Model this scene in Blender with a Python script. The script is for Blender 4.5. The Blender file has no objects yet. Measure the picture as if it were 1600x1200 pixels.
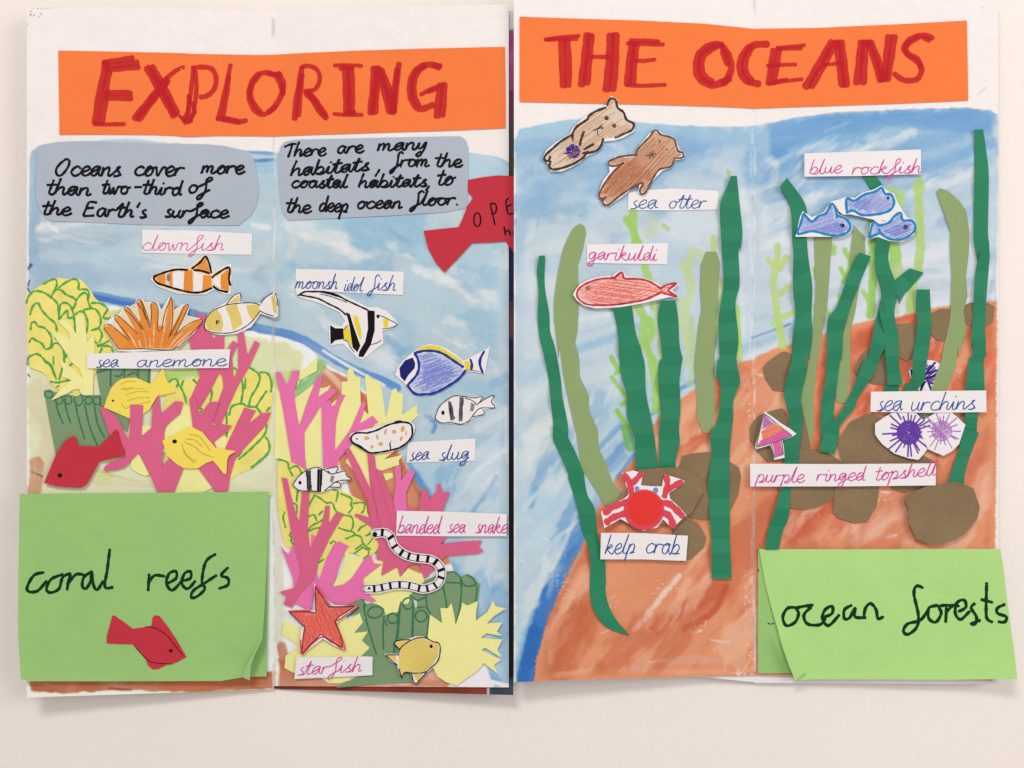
import bpy, math, random
import numpy as np
from mathutils import Vector
from mathutils.geometry import delaunay_2d_cdt

random.seed(11); RNG = np.random.default_rng(5)
scene = bpy.context.scene
R = math.radians

# ------------------------------------------------------------------ camera, light, exposure
S = 0.0005            # metres per unit of the paper layout (the whole spread is about 0.8 m wide)
CAMZ = 0.82           # the phone is held 0.82 m above the table, looking straight down
cam_d = bpy.data.cameras.new('camera'); cam = bpy.data.objects.new('camera', cam_d)
scene.collection.objects.link(cam); cam.location = (0, 0, CAMZ)
cam_d.sensor_width = 36; cam_d.lens = 36 * CAMZ / (1600 * S); cam_d.clip_start = 0.01; cam_d.clip_end = 50
scene.camera = cam
W = bpy.data.worlds.new('World'); scene.world = W; W.use_nodes = True
bg = W.node_tree.nodes['Background']; bg.inputs[0].default_value = (1.0, 0.93, 0.89, 1); bg.inputs[1].default_value = 0.50
def area(name, loc, size, power, col, aim=(0, 0, 0)):
    d = bpy.data.lights.new(name, 'AREA'); d.shape = 'RECTANGLE'; d.size, d.size_y = size; d.energy = power; d.color = col
    o = bpy.data.objects.new(name, d); scene.collection.objects.link(o); o.location = loc
    o.rotation_euler = (Vector(aim) - Vector(loc)).to_track_quat('-Z', 'Y').to_euler()
area('ceiling_light', (-0.5, 1.62, 1.85), (0.7, 0.45), 28.0, (1.0, 0.94, 0.88), (0.1, 0, 0))
area('window_light', (1.75, 0.45, 1.5), (1.1, 1.1), 19.5, (1.0, 0.95, 0.93), (0.1, 0, 0))
scene.view_settings.view_transform = 'Standard'; scene.view_settings.look = 'None'
scene.view_settings.exposure = 0.0; scene.view_settings.gamma = 1.0
try: scene.cycles.transparent_max_bounces = 48
except Exception: pass

# ------------------------------------------------------------------ colour and materials
TINT = (1.0, 0.915, 0.865)      # colour of the room light: what the eye reads divided by this is the paint
def lin(c): c = c / 255.0; return c / 12.92 if c <= 0.04045 else ((c + 0.055) / 1.055) ** 2.4
def C(r, g, b, k=1.0): return tuple(min(0.93, lin(v) / t * k * 0.97) for v, t in zip((r, g, b), TINT))
MATS = {}
def mat(key, col, rough=0.85, alpha=1.0, grain=0.0, mottle=0.06, bump=0.15, spec=0.25, attr=None, gscale=900, mscale=35, buckle=0.0):
    if key in MATS: return MATS[key]
    m = bpy.data.materials.new(key); MATS[key] = m; m.use_nodes = True
    nt = m.node_tree; N = nt.nodes; L = nt.links; b = N['Principled BSDF']; out = N['Material Output']
    b.inputs['Roughness'].default_value = rough
    b.inputs['Specular IOR Level'].default_value = spec
    geo = N.new('ShaderNodeNewGeometry')
    n1 = N.new('ShaderNodeTexNoise'); n1.inputs['Scale'].default_value = mscale; n1.inputs['Detail'].default_value = 5
    n2 = N.new('ShaderNodeTexNoise'); n2.inputs['Scale'].default_value = gscale; n2.inputs['Detail'].default_value = 3
    L.new(geo.outputs['Position'], n1.inputs['Vector']); L.new(geo.outputs['Position'], n2.inputs['Vector'])
    add = N.new('ShaderNodeMath'); add.operation = 'ADD'
    L.new(n1.outputs[0], add.inputs[0]); L.new(n2.outputs[0], add.inputs[1])
    mr = N.new('ShaderNodeMapRange'); mr.inputs[1].default_value = 0.6; mr.inputs[2].default_value = 1.4
    mr.inputs[3].default_value = 1 - mottle; mr.inputs[4].default_value = 1 + mottle
    L.new(add.outputs[0], mr.inputs[0])
    mul = N.new('ShaderNodeVectorMath'); mul.operation = 'MULTIPLY'
    if attr:
        a = N.new('ShaderNodeAttribute'); a.attribute_name = attr; L.new(a.outputs['Color'], mul.inputs[0])
    else: mul.inputs[0].default_value = col
    L.new(mr.outputs[0], mul.inputs[1]); L.new(mul.outputs[0], b.inputs['Base Color'])
    bp = N.new('ShaderNodeBump'); bp.inputs['Strength'].default_value = bump; bp.inputs['Distance'].default_value = 0.0004
    L.new(n2.outputs[0], bp.inputs['Height']); L.new(bp.outputs[0], b.inputs['Normal'])
    if buckle:   # glue ripples and soft dents in the sheet
        n4 = N.new('ShaderNodeTexNoise'); n4.inputs['Scale'].default_value = 22; n4.inputs['Detail'].default_value = 3; n4.inputs['Distortion'].default_value = 1.2
        b4 = N.new('ShaderNodeBump'); b4.inputs['Strength'].default_value = buckle; b4.inputs['Distance'].default_value = 0.004
        L.new(geo.outputs['Position'], n4.inputs['Vector']); L.new(n4.outputs[0], b4.inputs['Height']); L.new(b4.outputs[0], bp.inputs['Normal'])
    if alpha < 1 or grain > 0:
        tr = N.new('ShaderNodeBsdfTransparent'); mx = N.new('ShaderNodeMixShader')
        if grain > 0:
            n3 = N.new('ShaderNodeTexNoise'); n3.inputs['Scale'].default_value = 1500; n3.inputs['Detail'].default_value = 2
            L.new(geo.outputs['Position'], n3.inputs['Vector'])
            g = N.new('ShaderNodeMapRange'); g.inputs[1].default_value = 0.5 - 0.22; g.inputs[2].default_value = 0.5 + 0.18
            g.inputs[3].default_value = max(0, alpha - grain); g.inputs[4].default_value = min(1, alpha + grain * 0.6)
            L.new(n3.outputs[0], g.inputs[0]); L.new(g.outputs[0], mx.inputs[0])
        else: mx.inputs[0].default_value = alpha
        L.new(tr.outputs[0], mx.inputs[1]); L.new(b.outputs[0], mx.inputs[2]); L.new(mx.outputs[0], out.inputs[0])
    return m
def paper(key, rgb, **k):
    k.setdefault('buckle', .3); return mat(key, C(*rgb), **k)
M_ = dict(
    white=paper('white_paper', (236, 225, 222), mottle=0.02),
    orange=paper('orange_card', (243, 120, 60), mottle=0.05, bump=.25),
    blue=paper('grey_blue_card', (174, 178, 187), mottle=0.05),
    greenShaded=paper('green_card', (152, 191, 113), mottle=0.05, bump=.25, rough=0.6),  # same card as greenR, with the dimmer light of the left page painted in
    greenR=paper('unshaded_green_card', (175, 212, 126), mottle=0.045, bump=.25, rough=0.6),  # the card's own green, no shade in the colour
    red=paper('red_card', (194, 48, 62), mottle=0.04),
    yellow=paper('yellow_card', (242, 212, 90), mottle=0.04),
    pale=paper('pale_yellow_paper', (238, 228, 150), mottle=0.05),
    wash=paper('yellow_washed_paper', (236, 217, 118), mottle=0.14, mscale=60),
    pink=paper('pink_card', (216, 95, 130), mottle=0.05),
    rose=paper('bright_pink_card', (232, 112, 166), mottle=0.05),
    tube=paper('dull_green_card', (124, 148, 108), mottle=0.06),
    kelp=paper('dark_green_card', (38, 124, 88), mottle=0.1, bump=.3, rough=0.65),
    olive=paper('olive_card', (141, 158, 105), mottle=0.05),
    rock=paper('brown_cardboard', (136, 110, 80), mottle=0.2, bump=0.8),
    black=mat('black_ink', C(20, 18, 22), rough=0.6, spec=.08), fine=mat('fine_black_pen', C(36, 30, 32), alpha=0.92, grain=0.2),
    dkgreen=mat('dark_green_ink', C(10, 52, 26), rough=0.6, spec=.08),
    leaf=mat('green_marker', C(84, 168, 72), alpha=0.86, grain=0.2), moss=mat('moss_marker', C(58, 122, 86), alpha=0.85, grain=0.2),
    pinkink=mat('pink_ink', C(214, 62, 150), alpha=0.92, grain=0.1), blueink=mat('blue_ink', C(48, 84, 150), alpha=0.92, grain=0.1),
    marker=mat('red_marker', C(206, 30, 40), alpha=0.72, grain=0.08, mottle=0.1, mscale=150),
    teal=mat('teal_marker', C(24, 132, 190), alpha=0.92, grain=0.1), navy=mat('navy_marker', C(34, 48, 140), alpha=0.95, grain=0.08),
    navyfill=mat('deep_navy_marker', C(26, 28, 100)), sun=mat('yellow_marker', C(240, 212, 50), alpha=0.9, grain=0.1),
    amber=mat('ochre_wash', C(240, 206, 92), alpha=0.75, grain=0.2, mottle=0.15), tanger=mat('orange_marker', C(244, 146, 50), alpha=0.85, grain=0.2, mottle=0.12),
    peach=mat('peach_halo', C(250, 222, 184), alpha=0.7, grain=0.15), brown=mat('brown_pen', C(110, 66, 44), alpha=0.9, grain=0.15),
    dkbrown=mat('dark_brown_marker', C(66, 44, 36), rough=0.6), bluepen=mat('blue_pencil', C(118, 130, 216), alpha=0.5, grain=0.4),
    violet=mat('violet_pencil', C(134, 140, 220), alpha=0.42, grain=0.4), lilac=mat('lilac_wash', C(188, 198, 230), alpha=0.6, grain=0.3),
    tan=mat('tan_pencil', C(214, 158, 108), alpha=0.5, grain=0.4), umber=mat('umber_pencil', C(196, 110, 66), alpha=0.45, grain=0.4),
    tanwash=mat('tan_wash', C(230, 204, 180), alpha=0.8, grain=0.2), umberwash=mat('umber_wash', C(216, 166, 134), alpha=0.85, grain=0.2),
    grey=mat('grey_pencil', C(96, 92, 90), alpha=0.6, grain=0.4), redpen=mat('red_pencil', C(246, 92, 76), alpha=0.45, grain=0.4),
    redwash=mat('coral_wash', C(248, 130, 112), alpha=0.85, grain=0.2), redline=mat('crimson_marker', C(196, 44, 62), alpha=0.9, grain=0.15),
    rosewash=mat('rose_wash', C(250, 186, 174), alpha=0.85, grain=0.2), scarlet=mat('scarlet_marker', C(236, 54, 40), alpha=0.95, grain=0.1),
    cherry=mat('cherry_marker', C(226, 66, 84), alpha=0.9, grain=0.15), purple=mat('purple_pen', C(104, 58, 160), alpha=0.9, grain=0.15),
    orchid=mat('orchid_pen', C(178, 112, 188), alpha=0.8, grain=0.25), maroon=mat('maroon_pen', C(120, 40, 60), alpha=0.85, grain=0.2),
    magenta=mat('magenta_pencil', C(230, 84, 160), alpha=0.8, grain=0.25), coralor=mat('coral_orange_pencil', C(246, 140, 60), alpha=0.8, grain=0.25),
    olivepen=mat('faint_olive_pencil', C(196, 168, 70), alpha=0.45, grain=0.35), spot=mat('pale_orange_spot', C(244, 170, 84), alpha=0.8, grain=0.3),
    eyeblue=mat('eye_blue', C(104, 146, 200), alpha=0.9, grain=0.1),
)
# ------------------------------------------------------------------ layout helpers
VIEWS = dict(A=(20, 400, .15), B=(220, 400, .15), C=(40, 560, .15), D=(220, 560, .15), E=(420, 560, .15), F=(600, 500, .15), G=(440, 420, .15),
    H=(40, 640, .15), I=(420, 680, .15), J=(580, 680, .15), K=(420, 820, .15), L=(580, 820, .15), M=(420, 940, .15), N=(580, 940, .15),
    O=(20, 740, .3), Pp=(1160, 840, .275), Q=(830, 140, .1875), R=(800, 340, .1875), S=(1060, 340, .1875), T=(1300, 340, .1875),
    U=(800, 540, .1875), V=(1060, 540, .1875), W=(1300, 540, .1875), X=(800, 720, .1875), Y=(1060, 720, .1875), ZZ=(1300, 720, .1875),
    AA=(800, 880, .25), AB=(640, 260, .15), AC=(30, 200, .1375), AD=(230, 200, .1375), AG=(130, 70, .1875), AH=(420, 70, .1875),
    AI=(840, 30, .1875), AJ=(1130, 30, .25), AK=(210, 340, .15), AL=(1220, 220, .15), R7=(800, 150, .25), R8=(1200, 150, .25), px=(0, 0, 1))
def P(v, s):
    x0, y0, k = VIEWS[v]
    return [(x0 + float(a) * k, y0 + float(b) * k) for a, b in (t.split(',') for t in s.split())]
def PP(*a):
    r = []
    for i in range(0, len(a), 2): r += P(a[i], a[i + 1])
    return r
def lens(v, s): return [P(v, t) for t in s.split('|')]
def ground(x, y):
    """height of the folded sheets in mm; the two spreads stand like shallow concertinas"""
    if x < 802.5:
        d = x - 428; a = math.sqrt(d * d + 20) - 4.5
        z = 3 + a * (17.0 / 388 if d < 0 else 13.5 / 370)
    else:
        d = x - 1178; a = math.sqrt(d * d + 20) - 4.5
        z = 3 + a * (17.5 / 375 if d < 0 else 6.5 / 382)
    return z + 0.35 * math.sin(x / 37.0 + 1) * math.sin(y / 51.0) + 0.25 * math.sin(y / 83.0 + x / 140)
def W3(x, y, zmm):
    z = zmm * 0.001; f = (CAMZ - z) / CAMZ * S
    return ((x - 800) * f, (600 - y) * f, z)
def link(name, verts, faces, m, parent=None, smooth=None):
    vs = np.array(verts, dtype=float)
    if parent is None: o0 = Vector(((vs[:, 0].min() + vs[:, 0].max()) / 2, (vs[:, 1].min() + vs[:, 1].max()) / 2, vs[:, 2].min()))
    else: o0 = Vector(parent['_o'])
    me = bpy.data.meshes.new(name)
    me.from_pydata([(v[0] - o0.x, v[1] - o0.y, v[2] - o0.z) for v in verts], [], faces)
    if smooth is not None: me.polygons.foreach_set('use_smooth', smooth)
    me.materials.append(m); me.update()
    o = bpy.data.objects.new(name, me); scene.collection.objects.link(o)
    if parent is None: o.location = o0
    else: o.parent = parent
    o['_o'] = tuple(o0)
    return o
def tri_fill(pts, step=8.0):
    n = len(pts); xs = [p[0] for p in pts]; ys = [p[1] for p in pts]
    V = [Vector(p) for p in pts]
    if step:
        px = np.array(xs); py = np.array(ys)
        gx, gy = np.meshgrid(np.arange(min(xs) + step / 2, max(xs), step), np.arange(min(ys) + step / 2, max(ys), step))
        gx = gx.ravel(); gy = gy.ravel(); ins = np.zeros(len(gx), bool); near = np.full(len(gx), 1e9)
        for i in range(n):
            x1, y1 = px[i - 1], py[i - 1]; x2, y2 = px[i], py[i]
            c = ((y1 > gy) != (y2 > gy))
            with np.errstate(divide='ignore', invalid='ignore'):
                ins ^= c & (gx < (x2 - x1) * (gy - y1) / (y2 - y1 + 1e-12) + x1)
            dx, dy = x2 - x1, y2 - y1; t = np.clip(((gx - x1) * dx + (gy - y1) * dy) / (dx * dx + dy * dy + 1e-9), 0, 1)
            near = np.minimum(near, np.hypot(gx - x1 - t * dx, gy - y1 - t * dy))
        ok = ins & (near > step * 0.3)
        V += [Vector((a, b)) for a, b in zip(gx[ok], gy[ok])]
    r = delaunay_2d_cdt(V, [], [list(range(n))], 1, 1e-4)
    return [(v.x, v.y) for v in r[0]], [tuple(f) for f in r[2]]
def chaikin(p, it=1):
    for _ in range(it):
        q = []
        for i in range(len(p)):
            a, b = p[i], p[(i + 1) % len(p)]
            q += [(a[0] * .78 + b[0] * .22, a[1] * .78 + b[1] * .22), (a[0] * .22 + b[0] * .78, a[1] * .22 + b[1] * .78)]
        p = q
    return p
def dens(p, step):
    q = []
    for i in range(len(p)):
        a, b = p[i], p[(i + 1) % len(p)]; n = max(1, int(math.hypot(b[0] - a[0], b[1] - a[1]) / step))
        q += [(a[0] + (b[0] - a[0]) * j / n, a[1] + (b[1] - a[1]) * j / n) for j in range(n)]
    return q
def solid(name, pts2, tris, zf, th, m, parent=None):
    """a sheet with real thickness: top, underside and cut edge"""
    n = len(pts2); cnt = {}
    tris = [t if ((pts2[t[1]][0] - pts2[t[0]][0]) * (pts2[t[2]][1] - pts2[t[0]][1]) - (pts2[t[1]][1] - pts2[t[0]][1]) * (pts2[t[2]][0] - pts2[t[0]][0])) < 0 else t[::-1] for t in tris]
    for t in tris:
        for i in range(3):
            e = (t[i], t[(i + 1) % 3]); cnt[e] = cnt.get(e, 0) + 1
    top = [W3(x, y, zf(x, y)) for x, y in pts2]; bot = [W3(x, y, zf(x, y) - th) for x, y in pts2]
    vs = top + bot; fs = list(tris) + [tuple(i + n for i in t[::-1]) for t in tris]; sm = [True] * len(fs)
    for (a, b) in cnt:
        if (b, a) not in cnt:
            k = len(vs); vs += [top[a], top[b], bot[b], bot[a]]; fs.append((k + 3, k + 2, k + 1, k)); sm.append(False)
    return link(name, vs, fs, m, parent, sm)
THINGS = {}
ZF = {}
def meta(o, label, cat, group=None, kind=None):
    o['label'] = label
    if cat: o['category'] = cat
    if group: o['group'] = group
    if kind: o['kind'] = kind
def cut(name, label, cat, pts, lift, m, th=0.2, group=None, curl=None, crease=(), sm=0, step=8.0, base=None):
    if sm: pts = chaikin(pts, sm)
    cx = sum(p[0] for p in pts) / len(pts); cy = sum(p[1] for p in pts) / len(pts)
    rr = max(math.hypot(p[0] - cx, p[1] - cy) for p in pts) + 1e-6
    ph = random.random() * 6; amp = 0.07
    b = base or ground
    def zf(x, y):
        z = b(x, y) + lift + amp * math.sin((x * math.cos(ph) + y * math.sin(ph)) / 23 + ph)
        if curl:
            for (ax, ay, amt) in (curl if isinstance(curl, list) else [curl]):
                u = ((x - cx) * ax + (y - cy) * ay) / rr
                if u > 0: z += amt * u * u
        for (x0, sl, wd, amt) in crease: z += amt * math.exp(-((x - x0 - sl * (y - 140)) / wd) ** 2)
        return z
    v, t = tri_fill(dens(pts, 12), step)
    o = solid(name, v, t, zf, th, m if not isinstance(m, str) else M_[m])
    meta(o, label, cat, group); ZF[o.name] = zf
    return o
def smooth_line(p, closed=False, step=2.0):
    """Catmull-Rom through the points"""
    if len(p) < 3 and not closed: pts = p
    else:
        q = list(p); n = len(q); pts = []
        rng = range(n if closed else n - 1)
        for i in rng:
            p0 = q[(i - 1) % n] if closed or i > 0 else q[0]; p1 = q[i]; p2 = q[(i + 1) % n]
            p3 = q[(i + 2) % n] if closed or i + 2 < n else q[-1]
            k = max(2, int(math.hypot(p2[0] - p1[0], p2[1] - p1[1]) / step))
            for j in range(k):
                t = j / k; t2 = t * t; t3 = t2 * t
                pts.append(tuple(0.5 * (2 * p1[a] + (p2[a] - p0[a]) * t + (2 * p0[a] - 5 * p1[a] + 4 * p2[a] - p3[a]) * t2 + (3 * p1[a] - p0[a] - 3 * p2[a] + p3[a]) * t3) for a in (0, 1)))
        pts.append(q[0] if closed else q[-1])
    out = [pts[0]]
    for a in pts[1:]:
        if math.hypot(a[0] - out[-1][0], a[1] - out[-1][1]) > 0.35: out.append(a)
    if len(out) < 2: out.append((out[0][0] + 0.4, out[0][1]))
    return out
def straight_line(p, closed=False, step=4.0):
    p = list(p) + ([p[0]] if closed else []); out = []
    for a, b in zip(p[:-1], p[1:]):
        k = max(1, int(math.hypot(b[0] - a[0], b[1] - a[1]) / step))
        out += [(a[0] + (b[0] - a[0]) * j / k, a[1] + (b[1] - a[1]) * j / k) for j in range(k)]
    return out + [p[-1]]
def ink(o, name, strokes, w, m, closed=False, smooth=True, off=0.09, wob=0.12, taper=0.0, label=None, zf=None):
    """pen strokes as thin raised ribbons of ink on sheet o"""
    if name in ('outline', 'fin_line', 'nose', 'scale_line') and w < 3.5: w *= 1.28
    zf = zf or ZF[o.name]; V = []; F = []; dz = 0.0
    m = M_[m] if isinstance(m, str) else m
    for st in strokes:
        q = (smooth_line if smooth else straight_line)(st, closed)
        n = len(q); ph = random.random() * 9; hw = w / 2.0
        if not closed and w > 1.5:   # rounded ends
            a, b = q[0], q[1]; L = math.hypot(b[0] - a[0], b[1] - a[1]) or 1
            q = [(a[0] - (b[0] - a[0]) / L * hw * .55, a[1] - (b[1] - a[1]) / L * hw * .55)] + q
            a, b = q[-1], q[-2]; L = math.hypot(b[0] - a[0], b[1] - a[1]) or 1
            q = q + [(a[0] - (b[0] - a[0]) / L * hw * .55, a[1] - (b[1] - a[1]) / L * hw * .55)]; n += 2
        base = len(V)
        for i, (x, y) in enumerate(q):
            a = q[max(0, i - 1)]; b = q[min(n - 1, i + 1)]
            if closed and i in (0, n - 1): a, b = q[-2], q[1]
            tx, ty = b[0] - a[0], b[1] - a[1]; L = math.hypot(tx, ty) or 1; nx, ny = -ty / L, tx / L
            ww = hw * (1 + wob * math.sin(i * 0.9 + ph) + wob * 0.6 * math.sin(i * 2.3 + 2 * ph))
            if not closed and w > 1.5 and i in (0, n - 1): ww *= 0.55
            if taper: ww *= 1 - taper * abs(2 * i / max(1, n - 1) - 1) ** 2
            dz += 0.00035
            for s in (1, -1):
                X, Y = x + nx * ww * s, y + ny * ww * s; V.append(W3(X, Y, zf(X, Y) + off + dz))
            if i: k = base + 2 * i; F.append((k - 2, k, k + 1, k - 1))
        dz += 0.0015
        if dz > 0.12: dz = 0.0
    r = link(name, V, F, m, o)
    if label: r['label'] = label
    return r
def patch(o, name, polys, m, off=0.05, sm=0, label=None, step=8.0):
    zf = ZF[o.name]; V = []; F = []
    m = M_[m] if isinstance(m, str) else m
    for j, p in enumerate(polys):
        if sm: p = chaikin(p, sm)
        v, t = tri_fill(dens(p, 8), step); k = len(V)
        V += [W3(x, y, zf(x, y) + off + 0.002 * j) for x, y in v]
        F += [tuple(i + k for i in f[::-1]) for f in t]
    r = link(name, V, F, m, o)
    if label: r['label'] = label
    return r
def ell(cx, cy, rx, ry, n=14, a0=0.0):
    return [(cx + math.cos(t) * rx * math.cos(a0) - math.sin(t) * ry * math.sin(a0), cy + math.cos(t) * rx * math.sin(a0) + math.sin(t) * ry * math.cos(a0))
            for t in (2 * math.pi * i / n for i in range(n))]
def el(v, x, y, rx, ry, n=14, a0=0.0):
    (cx, cy), = P(v, '%g,%g' % (x, y)); k = VIEWS[v][2]; return ell(cx, cy, rx * k, ry * k, n, a0)
def hatch(poly, ang, gap, jit=0.25, short=0.0, curve=0.0):
    ca, sa = math.cos(R(ang)), math.sin(R(ang)); U = [(x * ca + y * sa, -x * sa + y * ca) for x, y in poly]
    v = min(p[1] for p in U) + gap * .5; out = []
    while v < max(p[1] for p in U):
        vv = v + random.uniform(-jit, jit) * gap; xs = []
        for i in range(len(U)):
            a, b = U[i - 1], U[i]
            if (a[1] > vv) != (b[1] > vv): xs.append(a[0] + (b[0] - a[0]) * (vv - a[1]) / (b[1] - a[1]))
        xs.sort()
        for i in range(0, len(xs) - 1, 2):
            a, b = xs[i], xs[i + 1]; Lh = b - a
            if Lh < 2: continue
            a += random.uniform(0, short) * Lh + .4; b -= random.uniform(0, short) * Lh + .4
            dv = random.uniform(-1, 1) * curve
            seg = [(a, vv), ((a + b) / 2, vv + dv), (b, vv)]
            out.append([(u * ca - w_ * sa, u * sa + w_ * ca) for u, w_ in seg])
        v += gap
    return out
# ------------------------------------------------------------------ handwriting (single-stroke letters, x height = 1)
def _f(s): return [tuple(float(c) for c in t.split(',')) for t in s.split()]
FONT = {
 'a': (1.0, ['.78,.85 .45,1 .12,.65 .15,.15 .45,0 .7,.45 .8,.98 .76,.4 .88,.04 1.05,.12']),
 'b': (.95, ['.25,2 .15,1 .08,.03 .18,.6 .5,.95 .8,.65 .68,.15 .38,0 .2,.12 .5,.0 .95,.1']),
 'c': (.9, ['.82,.78 .6,1 .25,.78 .1,.35 .35,0 .65,.04 .95,.25']),
 'd': (1.0, ['.75,.85 .4,1 .1,.6 .15,.12 .45,0 .72,.5 .86,2 .78,1 .82,.08 1.05,.1']),
 'e': (.9, ['.1,.38 .5,.5 .8,.8 .55,1.05 .2,.75 .12,.3 .4,0 .72,.05 .98,.3']),
 'f': (.95, ['1.0,1.75 .8,2 .55,1.65 .6,.9 .62,.2 .35,-.6 .08,-.8 .05,-.45 .5,.0 1.0,.4']),
 'g': (1.0, ['.75,.88 .4,1 .1,.6 .2,.2 .5,.15 .78,.92 .75,0 .6,-.7 .28,-.8 .15,-.5 .6,-.1 1.0,.2']),
 'h': (1.0, ['.3,2 .18,1 .08,.0 .18,.5 .5,.95 .72,.8 .7,.2 .82,0 1.0,.15']),
 'i': (.55, ['.25,.95 .2,.2 .35,0 .6,.2', '.32,1.4 .34,1.5']),
 'k': (1.0, ['.3,2 .16,1 .08,0 .18,.5 .55,1 .7,.75 .25,.5 .5,.2 .8,0 1.0,.1']),
 'l': (.6, ['.4,2 .26,1 .2,.2 .4,0 .65,.15']),
 'm': (1.45, ['.12,.95 .06,0 .18,.6 .45,.95 .56,.7 .52,.05 .62,.6 .88,.95 1.02,.7 .98,.12 1.15,0 1.4,.2']),
 'n': (1.0, ['.12,.95 .06,0 .18,.6 .5,.95 .68,.75 .66,.12 .8,0 1.0,.2']),
 'o': (.95, ['.6,.95 .3,.9 .1,.45 .3,.02 .65,.1 .8,.55 .6,.95 .72,.82 1.0,.88']),
 'p': (1.0, ['.2,.95 .0,-.9 .16,.5 .5,1 .8,.7 .7,.18 .35,0 .9,.05']),
 'r': (.8, ['.12,.95 .06,0 .16,.6 .42,.92 .78,.85']),
 's': (.8, ['.62,1.0 .38,.85 .42,.6 .68,.3 .52,.0 .15,.02 .5,.0 .8,.15']),
 't': (.7, ['.45,1.75 .35,.8 .3,.15 .5,0 .75,.2', '.0,1.12 .75,1.22']),
 'u': (1.0, ['.12,.95 .1,.3 .32,0 .6,.3 .74,.95 .7,.2 .85,0 1.0,.15']),
 'v': (.95, ['.1,.95 .35,.0 .68,.85 1.0,.88']),
 'w': (1.25, ['.1,.95 .2,.1 .36,0 .55,.8 .65,.05 .82,.1 .98,.92 1.25,.88']),
 'y': (1.0, ['.15,.95 .15,.3 .4,.1 .78,.95 .68,-.1 .4,-.85 .1,-.7 .45,-.3']),
 'O': (1.4, ['.75,1.75 .3,1.3 .08,.6 .3,.0 .7,.1 1.1,.9 1.1,1.6 .75,1.75']),
 'T': (1.0, ['.55,1.7 .5,.9 .42,-.05', '-.25,1.4 .4,1.7 1.0,1.7']),
 'E': (1.2, ['1.0,1.75 .5,1.8 .25,1.7 .15,.9 .05,.05 .5,.02 1.0,.1', '.2,.95 .8,1.05']),
 "'": (.4, ['.3,1.9 .15,1.3']), ',': (.4, ['.2,.15 .15,-.1 .0,-.5']), '-': (.8, ['.1,.55 .7,.55']), '.': (.4, ['.2,.0 .25,.05'])}
NOJOIN_AFTER = set("OTE',-.y")
def word(text, x0, y0, x1, y1, xh, slant=0.22, join=True):
    tot = sum(FONT[c][0] for c in text); sx = (x1 - x0) / tot; out = []; cur = None; u = 0
    for i, c in enumerate(text):
        wd, sts = FONT[c]
        for j, s in enumerate(sts):
            pts = []
            for (a, b) in _f(s):
                t = (u + a) / tot; X = x0 + (u + a) * sx + (b - .5) * xh * slant
                Y = y0 + (y1 - y0) * t - b * xh
                pts.append((X + random.uniform(-.3, .3) * xh / 14, Y + random.uniform(-.5, .5) * xh / 14))
            if j == 0:
                if cur is not None and join and text[i - 1] not in NOJOIN_AFTER and c not in "'.,-c": cur += pts
                else:
                    if cur: out.append(cur)
                    cur = pts
            else: out.append(pts)
        u += wd
    if cur: out.append(cur)
    return out
def write(o, text, x0, y0, x1, y1, xh, w, m, **k):
    return ink(o, 'lettering', word(text, x0, y0, x1, y1, xh, **k), w, m)
# ------------------------------------------------------------------ the table
def hsh(ix, iy, s):
    h = (ix.astype(np.int64) * 374761393 + iy.astype(np.int64) * 668265263 + s * 974634777) & 0xffffffff
    h = ((h ^ (h >> 13)) * 1274126177) & 0xffffffff
    return ((h ^ (h >> 16)) & 0xffff) / 65535.0
def vn(x, y, s=0):
    ix = np.floor(x); iy = np.floor(y); fx = x - ix; fy = y - iy; ix = ix.astype(int); iy = iy.astype(int)
    fx = fx * fx * (3 - 2 * fx); fy = fy * fy * (3 - 2 * fy)
    return (hsh(ix, iy, s) * (1 - fx) + hsh(ix + 1, iy, s) * fx) * (1 - fy) + (hsh(ix, iy + 1, s) * (1 - fx) + hsh(ix + 1, iy + 1, s) * fx) * fy
def fbm(x, y, s=0, o=4):
    r = 0; a = .5; t = 0
    for i in range(o): r = r + a * vn(x * 2 ** i, y * 2 ** i, s + i * 17); t += a; a *= .55
    return r / t
CW, CH = 1600, 1100
cv = np.zeros((CH, CW, 3)); cv[:] = (240, 226, 220)
YY, XX = np.mgrid[0:CH, 0:CW].astype(float)
def box(pts, pad):
    xs = [p[0] for p in pts]; ys = [p[1] for p in pts]
    return slice(max(0, int(min(ys) - pad)), min(CH, int(max(ys) + pad) + 1)), slice(max(0, int(min(xs) - pad)), min(CW, int(max(xs) + pad) + 1))
def sm(a, b, x): t = np.clip((x - a) / (b - a), 0, 1); return t * t * (3 - 2 * t)
def dist(pts, X, Y, closed=False):
    d = np.full(X.shape, 1e9); T = np.zeros(X.shape); Sg = np.zeros(X.shape); L0 = 0; n = len(pts)
    for i in range(n if closed else n - 1):
        (x1, y1), (x2, y2) = pts[i], pts[(i + 1) % n]; dx, dy = x2 - x1, y2 - y1; L = math.hypot(dx, dy) + 1e-9
        t = np.clip(((X - x1) * dx + (Y - y1) * dy) / L / L, 0, 1)
        dd = np.hypot(X - x1 - t * dx, Y - y1 - t * dy); m = dd < d
        d = np.where(m, dd, d); T = np.where(m, L0 + t * L, T); Sg = np.where(m, ((X - x1) * dy - (Y - y1) * dx) / L, Sg); L0 += L
    return d, T, Sg
SEED = [0]
def blend(bx, m, col): cv[bx] = cv[bx] * (1 - m[..., None]) + np.array(col, float) * m[..., None]
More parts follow.
